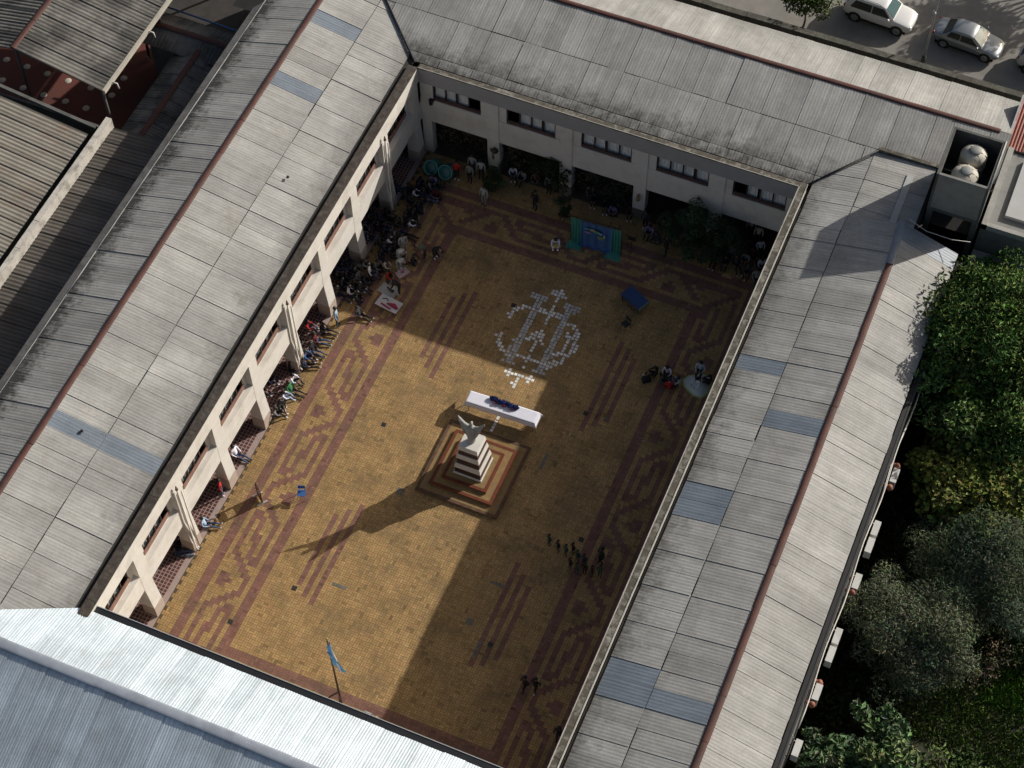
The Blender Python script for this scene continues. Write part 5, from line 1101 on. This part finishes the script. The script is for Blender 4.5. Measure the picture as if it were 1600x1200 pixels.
tree('fig_tree', 'large-leaved fig-like tree with pale branches at the lower right beside the wall', 35.2, -27.4, [((-.8, -.9, 2.9), (1.8, 1.7, 1.3)), ((.9, -.6, 3.1), (1.7, 1.6, 1.3)), ((.5, 1.4, 3.1), (1.3, 1.2, .9)), ((-.9, -2.6, 2.6), (1.8, 1.4, 1.2)), ((1.6, -2.2, 2.6), (1.7, 1.5, 1.1))], .36, (.10, .16, .07), .3, 1.7, 1.2, asp=.5, up=.6, seed=5, group=G, trunk=.14)
tree('broadleaf_tree', 'dark green bush-like tree in the lower right corner beyond the grass', 40.6, -27.2, [((-.6, .2, 2.2), (1.7, 1.5, 1.4)), ((1.0, -.6, 2.4), (1.8, 1.7, 1.4)), ((-.2, -1.8, 2.0), (1.8, 1.4, 1.2))], .27, (.075, .12, .03), .35, 2.0, 1.2, asp=.5, up=.6, seed=6, group=G)
tree('broadleaf_tree', 'dark tree added for shade at the right edge behind the tall bright tree', 39.8, -7.0, [((-.8, 0, 4.6), (2.2, 2.3, 2.0)), ((1.2, .6, 4.8), (2.1, 2.2, 2.0))], .28, (.07, .115, .03), .35, 2.0, 2.2, asp=.45, up=.6, seed=7, group=G)  # extra tree at the view's edge, added to shade the garden
tree('dry_shrub', 'brownish dry shrub between the grass and the olive-like tree', 39.3, -20.2, [((0, 0, .9), (1.1, 1.5, .7)), ((.6, 1.2, .8), (.8, .9, .6))], .2, (.16, .125, .085), .3, 1.6, .4, asp=.2, up=.3, seed=8, trunk=.05)
tree('wispy_tree', 'dark low grey-green tree in shade against the right wing wall', 34.2, -16.6, [((0, 0, 1.6), (1.5, 2.2, 1.2)), ((.9, 1.5, 2.0), (1.3, 1.5, 1.1))], .2, (.045, .055, .03), .3, 1.3, 1.0, asp=.25, up=.4, seed=11, group=G)
ug = leaf_obj('shade_fill_leaves', [leaves(900, (x_, y_, .7), (1.5, 1.7, .8), .28, (.03, .045, .014), .4, seed=500+k_, asp=.4) for k_, (x_, y_) in enumerate([(33.2, -2.8-2.1*q) for q in range(14)]+[(35.4, -8.5-2.3*q) for q in range(9)]+[(37.6, -7.5-2.2*q) for q in range(4)]+[(38.8, -13.5-1.8*q) for q in range(3)]+[(40.8, -11-2.2*q) for q in range(4)])], M_leaf, kind='stuff')  # dark leaf mass added so gaps between the trees look deeply shaded
struct('garden_ground', MB().box(31.9, 75, -60, -2.0, -.2, .01), mat('garden_soil', (.05, .045, .03), .95, .35, 1.2, dirt=(.05, .075, .02), dscale=.6, damt=.6))
def blades(n, x0, x1, y0, y1, h, base, seed):
    r = np.random.default_rng(seed); P = np.stack([r.uniform(x0, x1, n), r.uniform(y0, y1, n), np.full(n, .005)], 1)
    a = r.uniform(0, 6.28, n); w_ = .03; d = np.stack([np.cos(a), np.sin(a), 0*a], 1)*w_; l = r.normal(0, .5, (n, 3)); l[:, 2] = 1; H = h*r.uniform(.4, 1.3, (n, 1)); T = P+l*H*np.array([.6, .6, 1])
    V = np.stack([P-d, P+d, T+d*.3, T-d*.3], 1); col = np.clip(np.array(base)*r.normal(1, .25, (n, 1))*(1+r.normal(0, .1, (n, 3))), .005, .9)
    return V.reshape(-1, 3), np.repeat(col, 4, 0)
gr = leaf_obj('grass', [blades(14000, 36.3, 43.5, -24.6, -17.2, .22, (.12, .18, .042), 21), blades(5000, 32.2, 36.3, -32, -2, .2, (.05, .07, .02), 22), blades(3500, 39.5, 43, -21.5, -16.5, .3, (.11, .21, .035), 23)], M_leaf, kind='stuff')
# courtyard plants at the far gallery
tree('slender_tree', 'dark slender tree rising against the far gallery left of the backdrop', 8.3, -.1, [((0, -.1, 2.5), (1.05, .7, .8)), ((.3, -.2, 1.5), (.9, .6, .7)), ((-.7, 0, 2.0), (.8, .5, .7))], .17, (.035, .05, .022), .3, 5.0, 1.0, asp=.35, seed=31, trunk=.06)
tree('fern_tree', 'wide dark fern-leaved tree before the far gallery right of the backdrop', 17.9, -1.0, [((0, 0, 2.7), (1.6, 1.0, 1.0)), ((-1.2, -.3, 2.0), (1.2, .9, .9)), ((1.2, -.1, 2.3), (1.3, .9, .9)), ((0, -.6, 1.2), (1.4, .9, .9)), ((.7, -.5, 1.6), (1.0, .8, .8))], .26, (.035, .065, .032), .3, 4.5, 1.2, asp=.22, up=.5, seed=32, trunk=.08)
tree('round_shrub', 'dark rounded shrub beside the far pillar with the plaque', 4.95, -1.35, [((0, 0, .7), (.68, .62, .66))], .14, (.045, .07, .028), .3, 9, .3, asp=.45, seed=33, trunk=.04)
tree('slender_tree', 'thin dark potted tree just left of the backdrop and the white-costumed performer', 9.7, -1.9, [((0, 0, 1.7), (.5, .45, .7)), ((0, 0, .9), (.45, .4, .5))], .15, (.035, .05, .025), .3, 6.0, .8, asp=.35, seed=34, trunk=.05)
iv = []
r = np.random.default_rng(77)
for q in range(150):
    x = r.uniform(.9, 13.3); z = r.uniform(.5, 2.75); iv.append(leaves(26, (x, .42, z), (.4, .12, .35), .17, (.075, .06, .034) if q % 3 else (.045, .05, .028), .35, seed=300+q))
ivo = leaf_obj('creeper', iv, mat('creeper_leaf', (0, 0, 0), .8, attr='tone'), kind='stuff')
rt = tree('roadside_tree', 'small round bright green tree on the pavement beside the white car', 17.7, 18.0, [((0, 0, 2.0), (1.3, 1.2, 1.0)), ((.5, .5, 2.5), (1.0, 1.0, .8)), ((-.7, -.1, 1.9), (.9, .9, .8)), ((0, .9, 2.2), (1.1, 1, .9))], .2, (.085, .13, .025), .35, 2.2, 1.1, asp=.5, up=.5, seed=41, trunk=.08)
tree('street_tree', 'large tree across the street casting its shade over the parked cars', 34.6, 30.8, [((0, .8, 5.5), (2.0, 1.6, 1.6)), ((-1.8, .9, 5.2), (1.6, 1.3, 1.3)), ((2.2, .6, 5.6), (1.8, 1.5, 1.4))], .32, (.06, .09, .025), .3, 1.3, 2.5, seed=42)

# ---------------------------------------------------------------- cars
M_tyre = mat('tyre', (.012, .012, .013), .85); M_rim = mat('alloy_rim', (.35, .36, .37), .35, metal=.7)
M_cglass = mat('car_glass', (.012, .016, .017), .08, spec=.5); M_wshield = mat('windscreen', (.10, .16, .16), .05, spec=1.0, coat=.5)
M_hl = mat('headlight', (.55, .57, .6), .15, spec=.8); M_tl = mat('taillight', (.3, .02, .02), .3); M_trim = mat('black_trim', (.014, .014, .015), .6)
def car(name, label, x, y, rz, paint, L, Wd, H, suv):
    t_ = thing(name, label, 'car', (x, y, 0), rz, group='cars parked along the street')
    hl = L/2; hw = Wd/2
    bz = .95 if not suv else 1.08; hood = .82 if not suv else 1.0; gz = .22 if not suv else .28
    tr = .92 if not suv else 1.05
    st_ = [(-hl, .45, tr*.86, hw*.72), (-hl+.12, gz+.05, tr, hw*.9), (-hl+.55, gz, tr+.02, hw*.985), (-hl*.35, gz, bz, hw), (hl*.2, gz, bz, hw), (hl*.48, gz, hood+.03, hw*.99), (hl-.45, gz, hood-.06, hw*.97), (hl-.12, gz+.03, hood-.17, hw*.86), (hl, .4, hood-.32, hw*.66)]
    n = 14; vs = []
    for (xx, z0, z1, w_) in st_:
        zm = z0+(z1-z0)*.55
        ring = [(-w_*.80, z0), (-w_*.96, z0+.10), (-w_, zm), (-w_*.975, z1-.10), (-w_*.90, z1-.02), (-w_*.5, z1+.03), (0, z1+.045)]
        vs += [(xx, a, b) for a, b in ring]+[(xx, -a, b) for a, b in ring[::-1]]
    k_ = n
    fs = [(i*k_+j, i*k_+(j+1) % k_, (i+1)*k_+(j+1) % k_, (i+1)*k_+j) for i in range(len(st_)-1) for j in range(k_)]
    b = MB().add(vs, fs, 0, True); b.add(vs[:k_], [tuple(range(k_))], 0, True); b.add(vs[-k_:], [tuple(range(k_))], 0, True)
    o = b.build('body', paint, t_, world=False); o.modifiers.new('s', 'SUBSURF').levels = 1; o.modifiers['s'].render_levels = 2
    # cabin
    if suv: cx = [(-hl+.15, tr-.02), (-hl+.42, H-.10), (-hl+.85, H-.01), (.15, H), (.42, H-.06), (1.08, bz-.03)]
    else: cx = [(-hl+.62, tr-.02), (-hl+1.18, H-.12), (-hl+1.5, H-.02), (.05, H), (.32, H-.06), (1.05, bz-.06)]
    def cw(z): return hw*(.93-.24*max(0, (z-bz))/(H-bz))
    vs = []
    for xx, z in cx:
        w_ = cw(z); vs += [(xx, -w_, z-.03), (xx, -w_*.86, z), (xx, 0, z+.02), (xx, w_*.86, z), (xx, w_, z-.03)]
    b = MB().add(vs, [(i*5+j, i*5+j+1, (i+1)*5+j+1, (i+1)*5+j) for i in range(len(cx)-1) for j in range(4)], 0, True)
    # side skins down to the belt
    for s in (0, 4):
        top = [vs[i*5+s] for i in range(len(cx))]; bot = [(p[0], (hw*.93)*(-1 if s == 0 else 1), bz-.08) for p in top]
        b.add(top+bot, [(i, i+1, i+1+len(top), i+len(top)) for i in range(len(top)-1)])
    b.build('roof', paint, t_, world=False)
    def lerp(p, q, t): return tuple(a+(c_-a)*t for a, c_ in zip(p, q))
    def slope_glass(i0, nm, m_, off):
        A, B = cx[i0], cx[i0+1]; a = (A[0]+(B[0]-A[0])*.08, A[1]+(B[1]-A[1])*.08); c_ = (A[0]+(B[0]-A[0])*.92, A[1]+(B[1]-A[1])*.92)
        vs_ = []
        for p in (a, c_):
            for f in (-.84, -.4, 0, .4, .84): vs_.append((p[0]+off*.6, cw(p[1])*f, p[1]+.018*(1-abs(f))+.022))
        MB().add(vs_, [(j, j+1, j+6, j+5) for j in range(4)], 0, True).build(nm, m_, t_, world=False)
    slope_glass(0, 'rear_window', M_cglass, -.03); slope_glass(4, 'windscreen', M_wshield, .02)
    for s in (-1, 1):
        zt = H-.13; zb = bz+.02
        xs = [(-hl+(.75 if suv else 1.15), -hl+(.5 if suv else .95)), (-.42, -.42), (-.36, -.36), (.33, .86)]
        for (xt0, xb0), (xt1, xb1) in ((xs[0], xs[1]), (xs[2], xs[3])):
            P4 = [(xb0, s*(hw*.93+.012), zb), (xb1, s*(hw*.93+.012), zb), (xt1, s*(cw(zt)+.02), zt), (xt0, s*(cw(zt)+.02), zt)]
            MB().add(P4+[(p[0], p[1]-s*.02, p[2]) for p in P4], [(0, 1, 2, 3), (7, 6, 5, 4), (0, 4, 5, 1), (1, 5, 6, 2), (2, 6, 7, 3), (3, 7, 4, 0)]).build('side_window', M_cglass, t_, world=False)
        MB().ell((.78, s*(hw+.09), bz+.06), (.09, .11, .07), 8, 6).build('mirror', paint, t_, world=False)
        MB().ell((hl-.20, s*hw*.66, hood-.27), (.17, .16, .08), 10, 6).build('headlight', M_hl, t_, world=False)
        MB().ell((-hl+.10, s*hw*.74, tr-.12), (.08, .14, .09), 10, 6).build('taillight', M_tl, t_, world=False)
        for xw in (-hl*.6, hl*.62):
            R1 = .32 if not suv else .36
            a = MB()
            prof = [(R1+.055, -.015), (R1+.055, .02), (R1-.02, .02)]
            vs_ = [(xw+r_*math.cos(q*math.pi/8), s*(hw-.02+d_), R1+r_*math.sin(q*math.pi/8)) for r_, d_ in prof for q in range(17)]
            a.add(vs_, [(i*17+q, i*17+q+1, (i+1)*17+q+1, (i+1)*17+q) for i in range(2) for q in range(16)])
            a.build('wheel_arch', M_trim, t_, world=False)
            wv = MB(); prof = [(.0, -.2), (R1-.03, -.2), (R1, -.15), (R1, .01), (R1-.03, .03), (R1*.68, .03)]
            vs_ = [(r_*math.cos(q*math.pi/10), s*(hw-.03+d_), r_*math.sin(q*math.pi/10)) for r_, d_ in prof for q in range(20)]
            vs_ = [(p[0]+xw, p[1], p[2]+R1) for p in vs_]
            wv.add(vs_, [(i*20+q, i*20+(q+1) % 20, (i+1)*20+(q+1) % 20, (i+1)*20+q) for i in range(5) for q in range(20)], 0, True)
            w_ = wv.build('wheel', M_tyre, t_, world=False)
            rv = MB(); 
            vs_ = [(xw+r_*math.cos(q*math.pi/10), s*(hw-.03+d_), R1+r_*math.sin(q*math.pi/10)) for r_, d_ in ((R1*.70, .028), (R1*.6, .012), (.05, .03), (0.0, .03)) for q in range(20)]
            rv.add(vs_, [(i*20+q, i*20+(q+1) % 20, (i+1)*20+(q+1) % 20, (i+1)*20+q) for i in range(3) for q in range(20)], 0, False)
            rv.build('rim', M_rim, w_, world=False)
    MB().box(hl-.12, hl-.01, -hw*.42, hw*.42, gz+.14, gz+.3).build('grille', M_trim, t_, world=False)
    MB().box(-hl+.02, -hl-.012, -.25, .25, tr*.62, tr*.62+.12).build('rear_plate', mat('plate', (.5, .5, .48), .5), t_, world=False)
    MB().box(-hl+.3, hl-.3, -hw+.06, hw-.06, gz-.04, gz+.06).build('underbody', M_trim, t_, world=False)
    if suv:
        for s in (-1, 1): MB().tube([(-hl+.7, s*hw*.62, H-.02), (-hl+.8, s*hw*.62, H+.05), (0, s*hw*.62, H+.06), (.1, s*hw*.62, H)], .02, 6).build('roof_rail', M_rim, t_, world=False)
    return t_
P_white = mat('white_paint', (.72, .71, .69), .3, coat=.6, spec=.5); P_silver = mat('silver_paint', (.30, .32, .33), .32, metal=.55, coat=.6); P_pale = mat('pale_paint', (.55, .54, .52), .32, coat=.6)
car('parked_car', 'white sport utility car parked beside the small round tree', 21.85, 20.45, R_(-4), P_white, 4.5, 1.84, 1.68, True)
car('parked_car', 'silver grey saloon car parked beside the street lamp', 27.5, 20.35, R_(-5), P_silver, 4.35, 1.76, 1.43, False)
car('parked_car', 'pale hatchback car cut off by the right edge of the street', 32.8, 20.2, R_(-4), P_pale, 4.3, 1.78, 1.55, True)
# street lamp
sl_ = thing('street_lamp', 'grey metal street lamp post between the white and the silver car', 'street lamp', (25.37, 18.0, 0))
MB().tube([(0, 0, 0), (0, 0, 5.6), (0, .5, 6.3), (0, 1.4, 6.5)], [.075, .055, .045, .04], 10).build('post', M_steel, sl_, world=False)
MB().lathe([(.13, 0), (.13, .5), (.09, .56)], n=10).build('base', M_concd, sl_, world=False)
MB().ell((0, 1.6, 6.48), (.12, .3, .08), 10, 6).build('lamp_head', M_steel, sl_, world=False)
MB().tube([(0, -.02, 4.3), (-.1, -.12, 4.25)], .12, 8).build('junction_box', M_pipe, sl_, world=False)
# ---------------------------------------------------------------- air conditioners, cables on the outer wall
M_ac = mat('white_casing', (.62, .62, .59), .55, .06, 3, dirt=(.35, .32, .27), dscale=1.5, damt=.5)
def ac(y, x, z, lab):
    t_ = thing('air_conditioner', lab, 'air conditioner', (x, y, z), group='air conditioners on the garden wall')
    MB().box(-.16, .16, -.42, .42, 0, .62).build('casing', M_ac, t_, world=False)
    b = MB()
    for r_ in (.24, .16, .08): b.tube([(.17, -.1+r_*math.cos(q*math.pi/8), .31+r_*math.sin(q*math.pi/8)) for q in range(17)], .012, 4, cap=False)
    b.build('fan_grille', M_trim, t_, world=False)
    for s in (-.3, .3): MB().box(-.42, .16, s-.02, s+.02, -.05, -.005).build('bracket', M_blackm, t_, world=False)
    MB().tube([(-.1, .43, .2), (-.25, .5, .1), (-.4, .5, .6)], .025, 6).build('hose', M_pipe, t_, world=False)
names_ = ['highest up the wall, under the round-leaved tree', 'upper one of the close pair beside the round-leaved tree', 'lower one of the close pair beside the round-leaved tree', 'with a red-brown fitting at the top of the olive-like tree', 'upper one of the pair beside the olive-like tree', 'lower one of the pair beside the olive-like tree', 'beside the upper branches of the fig-like tree', 'lowest, at the bottom of the picture by the fig-like tree']
for (y, nm) in zip((-14.1, -17.3, -18.3, -20.4, -23.5, -24.5, -26.55, -29.5), names_): ac(y, 32.24, 4.75, 'white air conditioner, '+nm)
M_terra = mat('terracotta', (.30, .12, .075), .8, .15, 5)
for i, (y, nm) in enumerate(((-13.45, 'above the highest air conditioner'), (-14.75, 'below the highest air conditioner'), (-20.3, 'on the air conditioner at the top of the olive-like tree'), (-20.95, 'below the air conditioner at the top of the olive-like tree'), (-26.0, 'above the air conditioner by the fig-like tree'), (-27.15, 'below the air conditioner by the fig-like tree'))):
    o = MB().tube([(31.85, y, 5.2), (32.18, y, 5.2)], .11, 8).lathe([(0, 5.36), (.13, 5.3), (.17, 5.12), (.13, 5.02), (0, 5.0)], 32.2, y, 12).build('wall_fitting', M_terra); tag(o, 'round red-brown wall fitting '+nm, 'wall fitting', 'red-brown fittings on the garden wall')
def wire(name, lab, y0, y1, x, z, m_, r_):
    pts = [(x+.05*math.sin(q*.9), y0+(y1-y0)*q/24, z-.12*math.sin(q*.5)**2) for q in range(25)]
    o = MB().tube(pts, r_, 5).build(name, m_); tag(o, lab, 'cable')
wire('wall_cable', 'pale thick cable running along the garden side of the right wing', -8.5, -29.0, 31.98, 6.3, M_pipe, .035)
wire('wall_cable', 'grey thinner cable running below the pale one on the garden side', -9.5, -28.5, 31.96, 6.0, M_steel, .025)
wire('wall_cable', 'dark cable hanging lowest along the garden side of the right wing', -6, -31.0, 31.93, 5.75, M_blackm, .03)
# small debris on the roofs
for i, (x, y, z, lab) in enumerate(((-3.0, -10.2, 7.62, 'small dark object lying in the middle of the left roof'), (-5.0, -28.5, 7.95, 'small dark object on the upper end of the left skylight'))):
    o = MB().box(x-.05, x+.06, y-.09, y+.07, z, z+.06).box(x-.01, x+.12, y-.03, y+.01, z, z+.04).build('roof_debris', M_blackm); tag(o, lab, 'debris')
print('people', NP[0], 'objects', len(bpy.data.objects), 'tris', sum(len(o.data.loop_triangles) if o.data.loop_triangles else sum(len(p.vertices)-2 for p in o.data.polygons) for o in bpy.data.objects if o.type == 'MESH' and len(o.data.polygons) < 5000))
